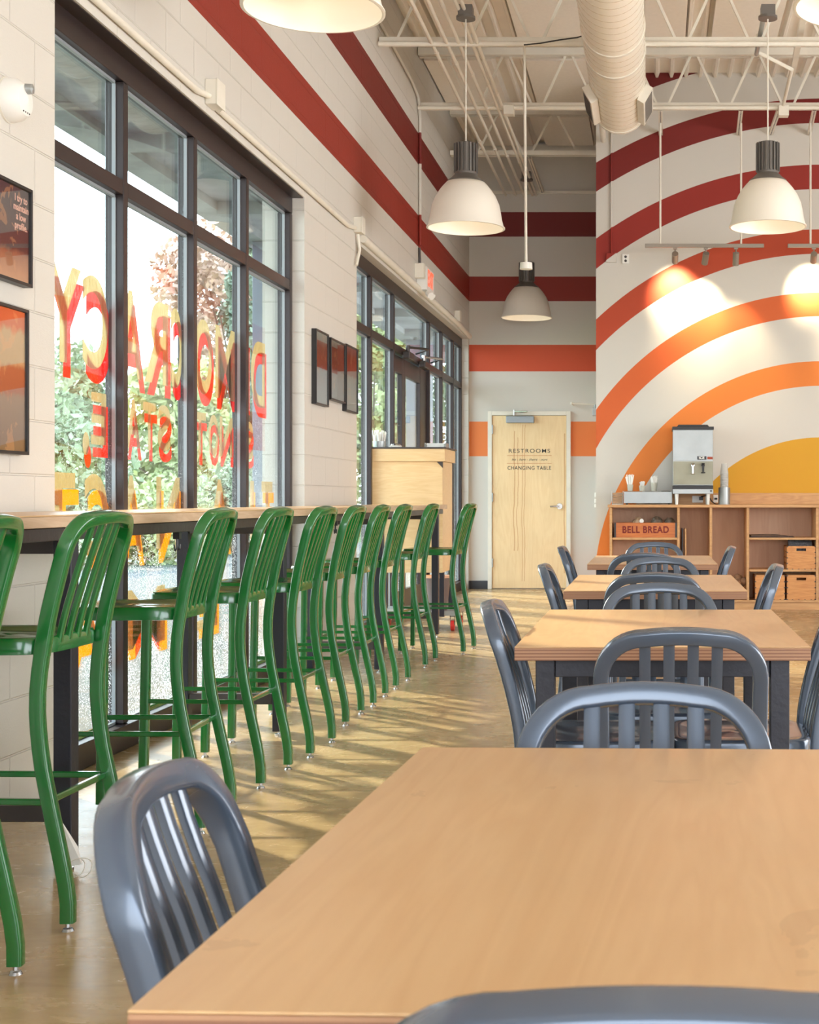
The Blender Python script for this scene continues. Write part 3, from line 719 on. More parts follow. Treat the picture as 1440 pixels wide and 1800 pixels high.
# near left corner (-.390, 1.049), far left corner (-.3616, 2.161)
nl = Vector((-.392, 1.049, 0)); dx = Vector((cos(th), sin(th), 0)); dy = Vector((-sin(th), cos(th), 0))
tb.location = nl+dx*.40+dy*.556; tb.rotation_euler = (0, 0, th); tb['group'] = TG
t2 = make_table('plywood-edged table second from the camera, with chairs at all four sides')
t2.location = (.022, 3.625+.61, 0); t2['group'] = TG
dup(t2, (.003+.002, 5.84+.61, 0), 0, 'plywood-edged table third from the camera, in the middle of the row', TG)
dup(t2, (-.01, 8.25+.61, 0), 0, 'plywood-edged table furthest from the camera, before the shelving', TG)

# ------------------------------------------------------------------ restroom door
A = at(866, 731, D); B = at(996, 1035, D)
m = MB().b2((A.x, D-.03, .012), (B.x, D+.0, A.z))
M_rdoor = M_door.copy(); M_rdoor.name = 'blond birch door with brown mineral streaks'
q = NT(M_rdoor); P, xyz = q.pos(); base = q.b.inputs['Base Color'].links[0].from_socket
nz = q.noise(q.mapping(P, (0, 0, 1)), 1.6, 4); f = None
for px, wd, z0, z1, amp in ((905, .006, .48, 1.98, .10), (911, .004, .48, 1.9, .14), (919, .004, .1, 2.06, .07), (923, .004, .1, 2.06, .09), (993, .007, .2, 1.95, .05)):
    X0 = (px-CX)*D/F; cx = q.math('ADD', X0-amp/2, q.math('MULTIPLY', nz, amp))
    s = q.math('LESS_THAN', q.math('ABSOLUTE', q.math('SUBTRACT', xyz[0], cx)), wd)
    s = q.math('MULTIPLY', s, q.math('MULTIPLY', q.math('GREATER_THAN', xyz[2], z0), q.math('LESS_THAN', xyz[2], z1)))
    f = s if f is None else q.math('MAXIMUM', f, s)
q.l.new(q.mix(q.math('MULTIPLY', f, .55), base, srgb(190, 118, 54)), q.b.inputs['Base Color'])
d = struct(m.build('door_3', M_rdoor, bevel=.002))
dz = A.z
MB().b2((A.x-.055, D-.05, 0), (A.x-.003, D, dz+.055)).b2((B.x+.003, D-.05, 0), (B.x+.055, D, dz+.055)).b2((A.x-.0029, D-.05, dz+.004), (B.x+.0029, D, dz+.055)).build('door_frame', M_white, d, bevel=.003)
for z in (2.0, 1.15, .33): MB().b2((A.x-.004, D-.055, z-.055), (A.x+.012, D-.03, z+.055)).build('hinge', M_steel, d, bevel=.002)
hc = at(984, 890, D-.03)
h = MB(); h.cyl((hc.x, D-.03, hc.z), (hc.x, D-.045, hc.z), .04, .036, 24).cyl((hc.x, D-.045, hc.z), (hc.x, D-.09, hc.z), .012, n=12)
h.sweep([Vector((hc.x, D-.085, hc.z)), Vector((hc.x-.05, D-.09, hc.z)), Vector((hc.x-.115, D-.085, hc.z-.004))], .02, .014, Vector((0, 1, 0)), k=4); h.build('door_handle', M_chrome, d)
for zc, s, tx, kw in ((at(931, 793, D).z, .068, 'RESTROOMS', dict(sx=1.18, space=1.22, offset=.0004)), (at(931, 823, D).z, .064, 'CHANGING TABLE', dict(sx=.9, space=1.16, offset=.0006)), (at(931, 808, D).z, .045, 'his - hers - theirs - ours', dict(sx=1.0, space=1.02, shear=.45))):
    o = text_mesh('lettering', tx, s, M_plastic, .0005, rot=(pi/2, 0, 0), loc=((931-CX)*D/F, D-.0308, zc), parent=d, **kw)
for y in (801, 814.5): c = at(931, y, D); MB().b2((c.x-.28, D-.0315, c.z-.002), (c.x+.28, D-.0302, c.z+.002)).build('rule_line', M_bread, d)
a = at(891, 732, D); b = at(940, 744, D)
MB().b2((a.x, D-.10, b.z), (b.x, D-.031, a.z)).build('door_closer', mat('grey closer enamel', srgb(150, 158, 164), .4, .4), d, bevel=.008)
c = at(905, 731, D)
MB().cyl((c.x, D-.07, c.z), (c.x, D-.07, c.z+.07), .012).cyl((c.x, D-.07, c.z+.05), (c.x+.17, D-.16, c.z+.045), .009, n=8).cyl((c.x+.17, D-.16, c.z+.045), (c.x+.08, D-.05, c.z+.045), .009, n=8).build('closer_arm', M_chrome, d)
# white rod bracket next to the mural corner
t = thing('wall_bracket', 'thin white rod bracket beside the restroom door at the mural corner', 'bracket', at(1045, 711, D-.05), world=True)
a = at(1005, 709, D-.3); b = at(1046, 711, D-.3)
MB().cyl(a, b, .009, n=8).cyl(a+Vector((0, 0, -.012)), a+Vector((0, 0, .015)), .016).cyl(a, (a.x, D, a.z), .009, n=8).build('rod', M_white, t)
MB().b2((b.x-.03, D-.33, b.z-.14), (b.x+.03, D-.27, b.z-.04)).cyl(b, b-Vector((0, 0, .06)), .01, n=8).cyl((b.x, D-.3, b.z-.08), (b.x, D, b.z-.08), .01, n=8).build('mount', M_steel, t, bevel=.005)

# ------------------------------------------------------------------ shelving unit with its counter
CF = 14.37                                  # front plane of the cabinet
def fx(px): return (px-CX)*CF/F
def fz(py): return H+(CY-py)*CF/F
t = thing('shelving_unit', 'long open plywood shelving unit under the mural', 'shelving', (1, CF+.2, 0), world=True)
X0, X1 = fx(1072), 3.9
Zt, Zb = fz(887), fz(1055)
MB().b2((X0-.02, CF-.02, Zt-.03), (X1, DM, Zt)).build('countertop', M_cab, t, bevel=.002)
MB().b2((X0+.02, DM-.02, Zb), (X1, DM-.004, Zt-.03)).build('back_board', M_cabback, t)
for px in (1074, 1193, 1250, 1315, 1437, 1560): MB().b2((fx(px)-.013, CF, Zb-.0), (fx(px)+.013, DM-.02, Zt-.031)).build('divider', M_cab, t, bevel=.001)
MB().b2((X0, CF, Zb-.02), (X1, DM, Zb)).build('bottom_board', M_cab, t)
MB().b2((X0, CF+.03, 0), (X1, CF+.06, Zb-.021)).build('plinth', M_cab, t)
def shelf(a, b, py): MB().b2((fx(a)+.014, CF+.005, fz(py)-.011), (fx(b)-.014, DM-.02, fz(py)+.011)).build('shelf', M_cab, t, bevel=.001)
shelf(1074, 1193, 947); shelf(1074, 1193, 1003); shelf(1315, 1437, 947); shelf(1315, 1437, 1003); shelf(1437, 1560, 947); shelf(1437, 1560, 1003)
bsx = fx(1180)
MB().b2((bsx, DM-.025, Zt+.001), (X1, DM-.004, Zt+.12)).build('backsplash', M_cab, t, bevel=.002)

# bread box with paper bags
def crate(x0, x1, z0, z1, y0, depth, m, label, group, slats=0, hole=False, name='wooden_crate'):
    t = thing(name, label, 'crate', ((x0+x1)/2, y0+depth/2, z0), group=group, world=True); th = .015
    if slats:
        fm = MB(); h = (z1-z0)/slats
        # front: handle hole board made of strips around the opening
        cx = (x0+x1)/2; zc = z1-h*.62
        fm.b2((x0, y0, z0), (cx-.05, y0+th, z1)).b2((cx+.05, y0, z0), (x1, y0+th, z1)).b2((cx-.05, y0, z0), (cx+.05, y0+th, zc-.014)).b2((cx-.05, y0, zc+.014), (cx+.05, y0+th, z1))
        fm.build('front_board', m, t)
        for s in (0, 1):
            sm = MB()
            for k in range(slats): sm.b2((x0 if s == 0 else x1-th, y0+th, z0+k*h+.004), (x0+th if s == 0 else x1, y0+depth-th, z0+(k+1)*h-.004))
            sm.build('side_slats', m, t)
        MB().b2((x0, y0+depth-th, z0), (x1, y0+depth, z1)).build('back_board', m, t)
        MB().b2((x0+th, y0+th, z0), (x1-th, y0+depth-th, z0+th)).build('base_board', m, t)
        st = MB()
        for k in range(slats+1):
            for xx in (x0, x1): st.b2((xx-.006 if xx == x0 else xx-.01, y0-.003, z0+k*(z1-z0-.012)/slats), (xx+.01 if xx == x0 else xx+.006, y0+.001, z0+k*(z1-z0-.012)/slats+.010))
        for k in range(4): xx = x0+(k+.8)*(x1-x0)/4.6; st.b2((xx, y0-.003, z0), (xx+.012, y0+.001, z0+.007))
        st.build('wire_staples', M_plastic, t)
    else:
        MB().b2((x0, y0, z0), (x1, y0+th, z1)).build('front_board', m, t, bevel=.002)
        MB().b2((x0, y0+depth-th, z0), (x1, y0+depth, z1)).build('back_board', m, t)
        for a in (x0, x1-th): MB().b2((a, y0+th, z0), (a+th, y0+depth-th, z1)).build('side_board', m, t)
        MB().b2((x0+th, y0+th, z0), (x1-th, y0+depth-th, z0+th)).build('base_board', m, t)
        for a in (x0-.001, x1-.017): MB().b2((a, y0-.003, z0), (a+.018, y0, z1)).build('metal_strap', M_dark, t)
    return t
sz = fz(947)+.011
bb = crate(fx(1080), fx(1190), sz, fz(919), CF+.03, .3, M_bread, 'orange wooden bread box with red lettering on the upper left shelf', None, name='bread_box')
text_mesh('lettering', 'BELL BREAD', .095, mat('dark red stencil paint', srgb(120, 24, 14), .6), .0006, rot=(pi/2, 0, 0), loc=((fx(1080)+fx(1190))/2, CF+.029, (sz+fz(919))/2+.002), parent=bb, sx=.86, offset=.003, space=1.1)
rnd = random.Random(4)
M_bag = mat('clear and brown paper bag', srgb(176, 150, 120), .5, var=(20, .25), bump=(30, .6))
M_bag2 = mat('dark greenish bag', srgb(104, 92, 78), .45, var=(20, .3), bump=(30, .6))
for i, (px, s, lb, mm) in enumerate(((1122, .058, 'pale crumpled bag with a round white label in the bread box', M_bag), (1155, .06, 'dark crumpled bag in the middle of the bread box', M_bag2), (1178, .055, 'brown crumpled bag at the right of the bread box', M_bag2))):
    m = MB(); v = bmesh.ops.create_icosphere(m.bm, subdivisions=3, radius=s)['verts']
    for k in v: k.co *= 1+rnd.uniform(-.09, .09)
    bmesh.ops.transform(m.bm, matrix=Matrix.Translation((fx(px), CF+.14, sz+.10+s*.75)) @ Matrix.Diagonal((1, 1, 1.15, 1)), verts=v)
    o = thing('snack_bag', lb, 'bag', (fx(px), CF+.14, sz+.02), group='bags in the bread box', world=True)
    m.build('bag', mm, o, ang=20)
    if i == 0: MB().cyl((fx(1128), CF+.078, fz(916)), (fx(1128), CF+.074, fz(916)), .022, n=24).build('round_label', M_paper, o)
# magazines lying on the upper right shelf
for i, (a, b, dz_) in enumerate(((1319, 1398, 0), (1321, 1385, .009), (1319, 1372, .018))):
    c = (fx(a)+fx(b))/2
    tag(MB().box((c, CF+.17, fz(947)+.0165+dz_), (fx(b)-fx(a), .27, .008), Matrix.Rotation(R(3*i-2), 3, 'Z')).build('magazine', mat('dark magazine cover', srgb(70+12*i, 48+8*i, 38), .5, var=(12, .4)), bevel=.001),
        ['dark magazine at the bottom of the pile on the upper right shelf', 'dark magazine in the middle of the pile on the upper right shelf', 'short brown magazine on top of the pile on the upper right shelf'][i], 'magazine', 'magazines on the upper right shelf')
crate(fx(1384), fx(1434), fz(1003)+.012, fz(960), CF+.01, .36, M_crate, 'pine crate holding dark newspapers on the middle right shelf', 'pine crates on the shelves', slats=4)
crate(fx(1328), fx(1380), Zb+.001, fz(1011), CF+.01, .36, M_crate, 'empty-looking pine crate at bottom right, left of its twin', 'pine crates on the shelves', slats=4)
crate(fx(1384), fx(1434), Zb+.001, fz(1011), CF+.01, .36, M_crate, 'pine crate with slot handle at the bottom right corner of the shelves', 'pine crates on the shelves', slats=4)
for i, lb in enumerate(('dark grey printed newspaper standing foremost in the upper pine crate', 'dark newspaper in the middle of the upper pine crate', 'dark newspaper standing at the back of the upper pine crate')):
    tag(MB().box(((fx(1409)), CF+.08+.07*i, fz(971)+.012*i), (.24, .02, .19), Matrix.Rotation(R(-5), 3, 'X') @ Matrix.Rotation(R(2*i-2), 3, 'Y')).build('newspaper', mat('grey newsprint', srgb(74+8*i, 74+8*i, 78+8*i), .7, var=(60, .6))), lb, 'newspaper', 'newspapers in the pine crate')
# leaning boards in the second bay
for i, (px, dpt, col) in enumerate(((1200, .12, M_plastic), (1206, .02, M_cab))):
    tag(MB().box((fx(px), CF+.17+.01*i, Zb+.37), (.012+.004*i, .3, .72), Matrix.Rotation(R(-.6*i), 3, 'Y')).build('leaning_board', col, bevel=.001),
        ['dark board standing on edge in the second bay of the shelving', 'pale plywood board standing on edge in the second bay of the shelving'][i], 'board')
# brown toy like bundle at the foot of the third bay
m = MB(); rnd = random.Random(9)
for k in range(9):
    v = bmesh.ops.create_icosphere(m.bm, subdivisions=2, radius=.035+.02*rnd.random())['verts']
    bmesh.ops.translate(m.bm, verts=v, vec=(fx(1302)+rnd.uniform(-.05, .05), CF+.12+rnd.uniform(-.05, .05), Zb+.05+k*.022))
tag(m.build('cloth_bundle', mat('brown bundled cloth', srgb(150, 112, 84), .9, var=(20, .4), bump=(30, .6))), 'small brown bundled cloth heap at the foot of the third bay', 'cloth')

# --- things on the counter
CTop = Zt
def cx_(px, Y=CF+.15): return (px-CX)*Y/F
# napkin holder
Yc = 14.52
t = thing('napkin_holder', 'clear napkin holder stuffed with kraft napkins at the left end of the counter', 'napkin holder', (cx_(1086), Yc, CTop), world=True)
a, b = cx_(1076), cx_(1096)
MB().b2((a, Yc-.06, CTop), (a+.004, Yc+.06, CTop+.14)).b2((b-.004, Yc-.06, CTop), (b, Yc+.06, CTop+.14)).b2((a, Yc-.06, CTop), (b, Yc+.06, CTop+.006)).b2((a, Yc+.056, CTop), (b, Yc+.06, CTop+.12)).build('holder', M_whitepl, t, bevel=.001)
m = MB()
for k in range(11): m.box(((a+b)/2, Yc, CTop+.014+k*.0105), (b-a-.014, .1, .008), Matrix.Rotation(R(rnd.uniform(-4, 4)), 3, 'Y'))
m.build('napkins', mat('kraft napkins', srgb(196, 158, 122), .8, var=(30, .15)), t)
# stainless condiment bin
t = thing('condiment_bin', 'low stainless steel organiser box on the counter beside the ice dispenser', 'organiser', (cx_(1139), Yc, CTop), world=True)
a, b = cx_(1097, 14.42), cx_(1182, 14.42); zt = CTop+.135
MB().b2((a, 14.42, CTop+.012), (b, 14.74, zt)).build('box', M_steel, t, bevel=.006)
for xx in (a+.03, b-.03): MB().cyl((xx, 14.46, CTop), (xx, 14.46, CTop+.013), .012).build('foot', M_plastic, t)
for k in range(2): MB().lathe([(.048, 0), (.05, .004), (.042, .004), (.03, -.0)], (cx_(1171), 14.49+.13*k, zt+.0005), 24).build('cup_well', M_plastic, t)
# cups of straws
def straw_cup(px, hcup, rc, n, ln, lb, spread=.2, Yy=14.55):
    t = thing('straw_cup', lb, 'cup of straws', (cx_(px, Yy), Yy, zt+.001), group='cups of straws and stirrers')
    MB().lathe([(.001, .002), (rc*.8, .002), (rc, hcup), (rc*.97, hcup), (rc*.77, .006), (.001, .006)], n=24).build('cup', mat('clear cup', srgb(228, 226, 210), .2, Alpha=.6), t)
    rr = random.Random(px); m = MB()
    for k in range(n):
        a = rr.uniform(0, 2*pi); r0 = rr.uniform(0, rc*.6); r1 = r0+rr.uniform(0, spread)*ln*.6; L = ln*rr.uniform(.8, 1.05)
        m.cyl((cos(a)*r0*.6, sin(a)*r0*.6, .01), (cos(a)*r1, sin(a)*r1, L), .0062, n=6)
    m.build('straws', M_paper, t)['kind'] = 'stuff'
    return t
straw_cup(1108, .07, .032, 30, .17, 'cup crowded with tall white straws, left of three on the steel box', .35)
straw_cup(1129, .06, .034, 34, .10, 'cup of short white stirrers, middle of three on the steel box', .3)
straw_cup(1150, .09, .036, 38, .155, 'cup of wrapped white straws, right of three on the steel box', .3)
# ice and water dispenser
t = thing('ice_dispenser', 'stainless countertop ice dispenser with black lid and two taps', 'ice dispenser', (cx_(1218), 14.5, CTop), world=True)
Yf = 14.33
ax_, bx_ = (1183-CX)*Yf/F, (1254-CX)*Yf/F
z = lambda py: H+(CY-py)*Yf/F
zb = z(868)
MB().b2((ax_+.002, Yf, z(853.5)), (bx_-.002, 14.74, z(755))).build('cabinet', M_steel, t, bevel=.004)
MB().b2((ax_+.004, Yf-.004, z(809.5)), (bx_-.004, Yf-.0005, z(756.5))).build('upper_panel', M_steel, t, bevel=.002)
MB().b2((ax_+.004, Yf-.004, z(852)), (bx_-.004, Yf-.0005, z(811))).build('splash_panel', mat('dull stainless splash panel', srgb(158, 156, 138), .5, .6, var=(4, .1)), t, bevel=.002)
MB().b2((ax_-.006, Yf-.02, z(755.5)), (bx_+.006, 14.76, z(750))).prism([((1190-CX)*Yf/F, z(750)), ((1247-CX)*Yf/F, z(750)), ((1244-CX)*Yf/F, z(746.5)), ((1193-CX)*Yf/F, z(746.5))], 'y', Yf, 14.7).build('lid', M_plastic, t, bevel=.003)
MB().b2((ax_, Yf-.01, z(859.5)), (bx_, 14.74, z(853.6))).build('black_band', M_plastic, t)
MB().b2((ax_, Yf-.01, zb), (bx_, 14.74, z(859.6))).build('base_tray', M_steel, t, bevel=.003)
for xx in (ax_+.04, bx_-.05):
    for yy in (Yf+.03, 14.68): MB().cyl((xx, yy, CTop), (xx, yy, zb+.002), .013, .020, 12).build('leg', M_whitepl, t)
for px, mm, ln in ((1218, M_chrome, .085), (1236, M_plastic, .075)):
    xx = (px-CX)*Yf/F; z1 = z(818)
    MB().cyl((xx, Yf-.005, z1), (xx, Yf-.05, z1), .017, n=14).cyl((xx, Yf-.045, z1+.008), (xx, Yf-.05, z1-ln), .013, .010, 12).cyl((xx-.02, Yf-.05, z1-ln), (xx+.022, Yf-.05, z1-ln), .006, n=8).cyl((xx, Yf-.05, z1), (xx, Yf-.052, z1+.022), .012, .017, 10).build('tap', mm, t)
MB().b2(((1226-CX)*Yf/F, Yf-.006, z(808)), ((1242-CX)*Yf/F, Yf-.0042, z(802))).build('name_plate', M_plastic, t)
MB().b2(((1243.5-CX)*Yf/F, Yf-.006, z(807.5)), ((1253-CX)*Yf/F, Yf-.0042, z(803))).build('warning_plate', mat('red brown plate', srgb(166, 70, 40), .5), t)
text_mesh('lettering', 'ICE', .034, M_paper, .0004, rot=(pi/2, 0, 0), loc=((1233.5-CX)*Yf/F, Yf-.0068, z(805)), parent=t, offset=.0012, sx=1.15)
BG = MB().lathe([(.001, .0), (.010, 0), (.010, .003), (.001, .003)], (0, 0, 0), 16).build('maker_badge', M_plastic, t)
BG.rotation_euler = (pi/2, 0, 0); BG.location = Vector(((1250-CX)*Yf/F, Yf-.0135, z(863)))-t.location
# cup stack in steel cylinder
Yc2 = 14.5; X = (1273.5-CX)*Yc2/F
tag(MB().lathe([(.001, 0), (.060, 0), (.061, .008), (.060, .175), (.056, .175), (.055, .01), (.001, .01)], (X, Yc2, CTop), 32).build('steel_canister', M_steel, ang=45), 'brushed steel canister holding upside-down cups, right of the ice dispenser', 'canister')
M_cup = mat('clear plastic cup', srgb(236, 238, 236), .12, Alpha=.45, spec=.8)
for k in range(16):
    o = MB().lathe([(.044, 0), (.046, .003), (.043, .006), (.030, .11), (.001, .11)], (X, Yc2, CTop+.05+k*.0175), 20).build('plastic_cup', M_cup)
    tag(o, 'clear plastic cup within the upside-down stack in the steel canister' if k < 15 else 'topmost clear plastic cup of the upside-down stack in the steel canister', 'cup', 'stacked clear cups')
# outlet and cord behind the dispenser
DISP = t
t = thing('power_outlet', 'white outlet on the backsplash behind the ice dispenser with a black plug', 'outlet', (cx_(1222, DM), DM-.03, CTop+.05), world=True)
MB().b2(((1217-CX)*DM/F, DM-.032, CTop+.02), ((1236-CX)*DM/F, DM-.0255, CTop+.09)).build('cover_plate', M_whitepl, t, bevel=.002)
MB().b2(((1229-CX)*DM/F, DM-.07, CTop+.045), ((1236-CX)*DM/F, DM-.0325, CTop+.08)).build('plug', M_plastic, t, bevel=.005)
MB().sweep([at(1233, 873, 14.72), at(1243, 871, 14.66), at(1249, 877, 14.62), at(1252, 882, 14.6), at(1258, 886, 14.58), at(1266, 886.3, 14.62)], .012, .012, Vector((0, 1, 0)), k=4, pw=2).build('power_cord', M_plastic, DISP, off=-DISP.location)
t = thing('power_outlet', 'white outlet cover on the backsplash just left of the cup canister', 'outlet', (cx_(1257, DM), DM-.03, CTop+.06), world=True)
MB().b2(((1254-CX)*DM/F, DM-.032, CTop+.02), ((1262-CX)*DM/F, DM-.0255, CTop+.10)).build('cover_plate', M_whitepl, t, bevel=.002)
MB().b2(((1256-CX)*DM/F, DM-.05, CTop+.05), ((1261-CX)*DM/F, DM-.0325, CTop+.07)).build('plug', M_plastic, t, bevel=.003)

# wall fittings of the mural wall
t = thing('junction_box', 'junction box painted with the mural at the foot of the thin wall conduit', 'junction box', at(1083, 455, DM), world=True)
a = at(1066, 446, DM); b = at(1084, 462, DM)
MB().b2((a.x, DM-.045, b.z), (b.x, DM, a.z)).build('box', M_mural, t, bevel=.004)
tag(MB().cyl(at(1075, 446, DM-.02), at(1075, 200, DM-.02), .012, n=10).build('wall_conduit', M_mural), 'thin vertical conduit painted over with the mural stripes', 'conduit')
t = thing('power_outlet', 'white double socket high on the mural wall beside the junction box', 'outlet', at(1100, 455, DM), world=True)
a = at(1094, 447, DM); b = at(1106, 464, DM)
MB().b2((a.x, DM-.02, b.z), (b.x, DM, a.z)).build('cover_plate', M_whitepl, t, bevel=.004)
for yy in (452, 459): c = at(1100, yy, DM); MB().cyl((c.x, DM-.024, c.z), (c.x, DM-.019, c.z), .014, n=16).build('socket', M_dark, t)
for i, (y0, y1, lb) in enumerate(((866, 874, 'small white switch on the mural wall corner beside the restroom door, upper'), (877, 884, 'small white switch on the mural wall corner, middle of three'), (886, 892, 'small white switch on the mural wall corner, lowest'))):
    a = at(1044, y0, 15.3); b = at(1048, y1, 15.3)
    tag(MB().b2((-.645, 15.25, b.z), (-.61, 15.35, a.z)).build('light_switch', M_whitepl, bevel=.003), lb, 'switch')

# ------------------------------------------------------------------ overhead: trusses, conduits, duct
ZB = 4.98
def truss(label, Y, x0, x1, xn, zb=ZB):
    t = thing('roof_truss', label, 'roof truss', (x0, Y, zb), world=True, group='roof trusses')
    MB().b2((x0, Y-.05, zb-.02), (x1, Y-.012, zb+.03)).b2((x0, Y+.012, zb-.02), (x1, Y+.05, zb+.03)).build('bottom_chord', M_white, t)
    MB().b2((x0, Y-.06, ZC-.075), (x1, Y-.012, ZC-.001)).b2((x0, Y+.012, ZC-.075), (x1, Y+.06, ZC-.001)).build('top_chord', M_white, t)
    m = MB(); p = .615; k = -8; 
    while True:
        a = xn+k*p; k += 1
        if a > x1: break
        for s in (-1, 1):
            b = a+s*p*.42; a0 = a+s*.03
            if min(a, b) < x0 or max(a, b) > x1: continue
            m.bar((a0, Y, ZC-.06), (b, Y, zb+.01), .022, .022)
    m.build('web_bars', M_white, t)
    return t
truss('white open-web roof truss nearest the camera, crossing at the very top of the view', 11.9, -2.31, 6.99, -1.3)
truss('white open-web roof truss in the middle, the one nearest the mural wall', 13.86, -2.31, 6.99, (890-CX)*13.86/F)
truss('white open-web roof truss furthest back, left of the mural wall', 16.0, -2.31, -.615, (975-CX)*16/F, 5.04)
# acoustic panels under the deck
for i, (a, b, Y0, Y1, py, lb) in enumerate(((760, 842, 12.1, 13.65, 50, 'cream ceiling panel by the window wall, first row'), (900, 1030, 12.1, 13.65, 60, 'cream ceiling panel between the conduits and the duct, first row'),
        (1134, 1207, 12.1, 13.65, 60, 'cream ceiling panel just right of the duct, first row'), (1255, 1375, 12.1, 13.65, 60, 'cream ceiling panel above the right pendant, first row'),
        (768, 880, 14.1, 15.8, 140, 'cream ceiling panel by the window wall, middle row'), (935, 1040, 14.1, 15.8, 140, 'cream ceiling panel left of the mural wall, middle row'),
        (835, 930, 16.2, 17.5, 225, 'cream ceiling panel by the window wall, back row'), (955, 1040, 16.2, 17.5, 225, 'cream ceiling panel left of the mural wall, back row'))):
    Ym = (Y0+Y1)/2
    tag(MB().b2(((a-CX)*Ym/F, Y0, ZC-.04), ((b-CX)*Ym/F, Y1, ZC-.002)).build('ceiling_panel', M_panel, bevel=.003), lb, 'ceiling panel', 'cream ceiling panels')
# parallel conduits hung below the trusses
CXs = [(-1.857, 'leftmost'), (-1.73, 'second from left'), (-1.63, 'third from left'), (-1.52, 'fourth from left'), (-1.475, 'rightmost')]
for i, (x, nm) in enumerate(CXs):
    m = MB().cyl((x, 1.0, 4.935), (x, 17.66, 4.935), .016, n=10)
    for y in range(3, 17, 3): m.cyl((x, y+.3*i, 4.935), (x, y+.3*i+.06, 4.935), .021, n=10)
    tag(m.build('ceiling_conduit', M_white), 'long white conduit running to the back wall under the trusses, %s of five' % nm, 'conduit', 'parallel ceiling conduits')
# slotted struts
def strut(label, p, q_, grp='slotted struts'):
    p = Vector(p); q_ = Vector(q_); t = thing('slotted_strut', label, 'strut', p, group=grp, world=True)
    m = MB(); m.bar(p, q_, .04, .003); n = max(3, int((q_-p).length/.05))
    d_ = (q_-p).normalized(); sd = d_.cross(Vector((0, 0, 1))).normalized()
    m.bar(p+sd*.019+Vector((0, 0, .018)), q_+sd*.019+Vector((0, 0, .018)), .003, .036); m.bar(p-sd*.019+Vector((0, 0, .018)), q_-sd*.019+Vector((0, 0, .018)), .003, .036); m.build('channel', M_white, t)
    s = MB()
    for k in range(n): c = p+(q_-p)*(k+.5)/n; s.box(c-Vector((0, 0, .002)), (.012, .028, .001))
    s.build('slots', M_plastic, t)
strut('slotted white strut carrying the left end of the near spotlight track', (fx(1161)*13.86/CF+0.0, 13.86, 4.94), (.03+.04, 14.78, 4.94))
strut('slotted white strut carrying the right end of the near spotlight track', ((1303-CX)*13.86/F, 13.86, 4.94), ((1303-CX)*14.3/F, 14.78, 4.94))
strut('slotted white strut above the second spotlight track', ((1432-CX)*13.86/F, 13.86, 4.94), ((1432-CX)*14.3/F, 14.78, 4.94))
strut('slotted white strut hanging a pendant close to the back wall', (-1.40, 15.9, 4.96), (-1.40, 17.66, 4.96))
strut('slotted white strut above the right hand pendant, reaching the mural wall', ((1352-CX)*13.86/F+.1, 13.86, 4.94), ((1352-CX)*14/F+.08, 14.78, 4.94))
# ties along the window side: two white pipes crossing under the first truss
t = tag(MB().cyl((-2.3, 11.78, 4.93), (6.9, 11.78, 4.93), .022, n=10).build('crossing_pipe', M_white), 'white pipe running across the room just under the nearest truss', 'pipe')
t = tag(MB().cyl((-2.3, 13.74, 4.94), (6.9, 13.74, 4.94), .02, n=10).build('crossing_pipe', M_white), 'white pipe running across under the truss nearest the mural wall', 'pipe')
# sloping pipe on the right
tag(MB().sweep([at(1333, 60, 12.4), at(1333, 92, 12.4), at(1392, 122, 12.6), at(1376, 190, 13.8)], .035, .035, Vector((0, 1, 0)), k=5, pw=2).build('bent_conduit', M_white), 'bent white conduit dropping between trusses above the right pendant', 'conduit')
t = thing('junction_box', 'small white box under the truss at the end of the bent conduit', 'junction box', at(1377, 196, 13.75), world=True)
a = at(1368, 188, 13.75); b = at(1386, 206, 13.75); MB().b2((a.x, 13.68, b.z), (b.x, 13.78, a.z)).build('box', M_white, t, bevel=.004)
tag(MB().cyl(at(1330, 95, 12.3), at(1346, 12, 11.4), .02, n=10).build('sloping_pipe', M_steel), 'silvery sloping tube beside the right pendant canopy', 'pipe')
tag(MB().bar(at(1416, 12, 11.2), at(1393, 130, 13.6), .05, .05).build('sloping_channel', M_white), 'white channel sloping down at the upper right corner', 'channel')
t = thing('smoke_detector', 'round white box under the conduits by the far truss', 'detector', at(895, 196, 13.7), world=True)
c = at(895, 192, 13.72); MB().b2((c.x-.05, c.y-.05, c.z-.06), (c.x+.05, c.y+.05, c.z+.03)).build('box', M_white, t, bevel=.006)

# spiral duct
DX, DZ, DR = -.315, 4.74, .243
t = thing('spiral_duct', 'fat white spiral air duct running away under the ceiling', 'air duct', (DX, 8, DZ), world=True)
m = MB(); m.cyl((DX, 1.0, DZ), (DX, 13.0, DZ), DR, n=64); m.build('duct', M_duct, t)
N_ = 90*28
MB().sweep([Vector((DX+DR*cos(2*pi*i/28), 1.05+11.85*i/N_, DZ+DR*sin(2*pi*i/28))) for i in range(N_+1)], .005, .009, Vector((.01, 1, 0)), k=2, pw=2).build('spiral_seam', M_seam, t)
for y in (12.98, 11.3, 10.75): MB().cyl((DX, y-.02, DZ), (DX, y+.02, DZ), DR+.008, n=64).build('joint_ring', M_white, t)
for s in (-1, 1):
    a = R(-30) if s > 0 else R(210)
    c = Vector((DX+(DR+.03)*cos(a), 12.45, DZ+(DR+.03)*sin(a))); nrm = Vector((cos(a), 0, sin(a))); rot = Vector((0, 0, 1)).rotation_difference(nrm)
    g = MB(); g.box(c, (.16, .72, .07), rot); gf = g.build('register', M_white, t, bevel=.004)
    g = MB()
    for k in range(12): g.box(c+nrm*.036+Vector((0, -.30+k*.055, 0)), (.12, .022, .004), rot)
    g.build('grille_slots', M_dark, gf)
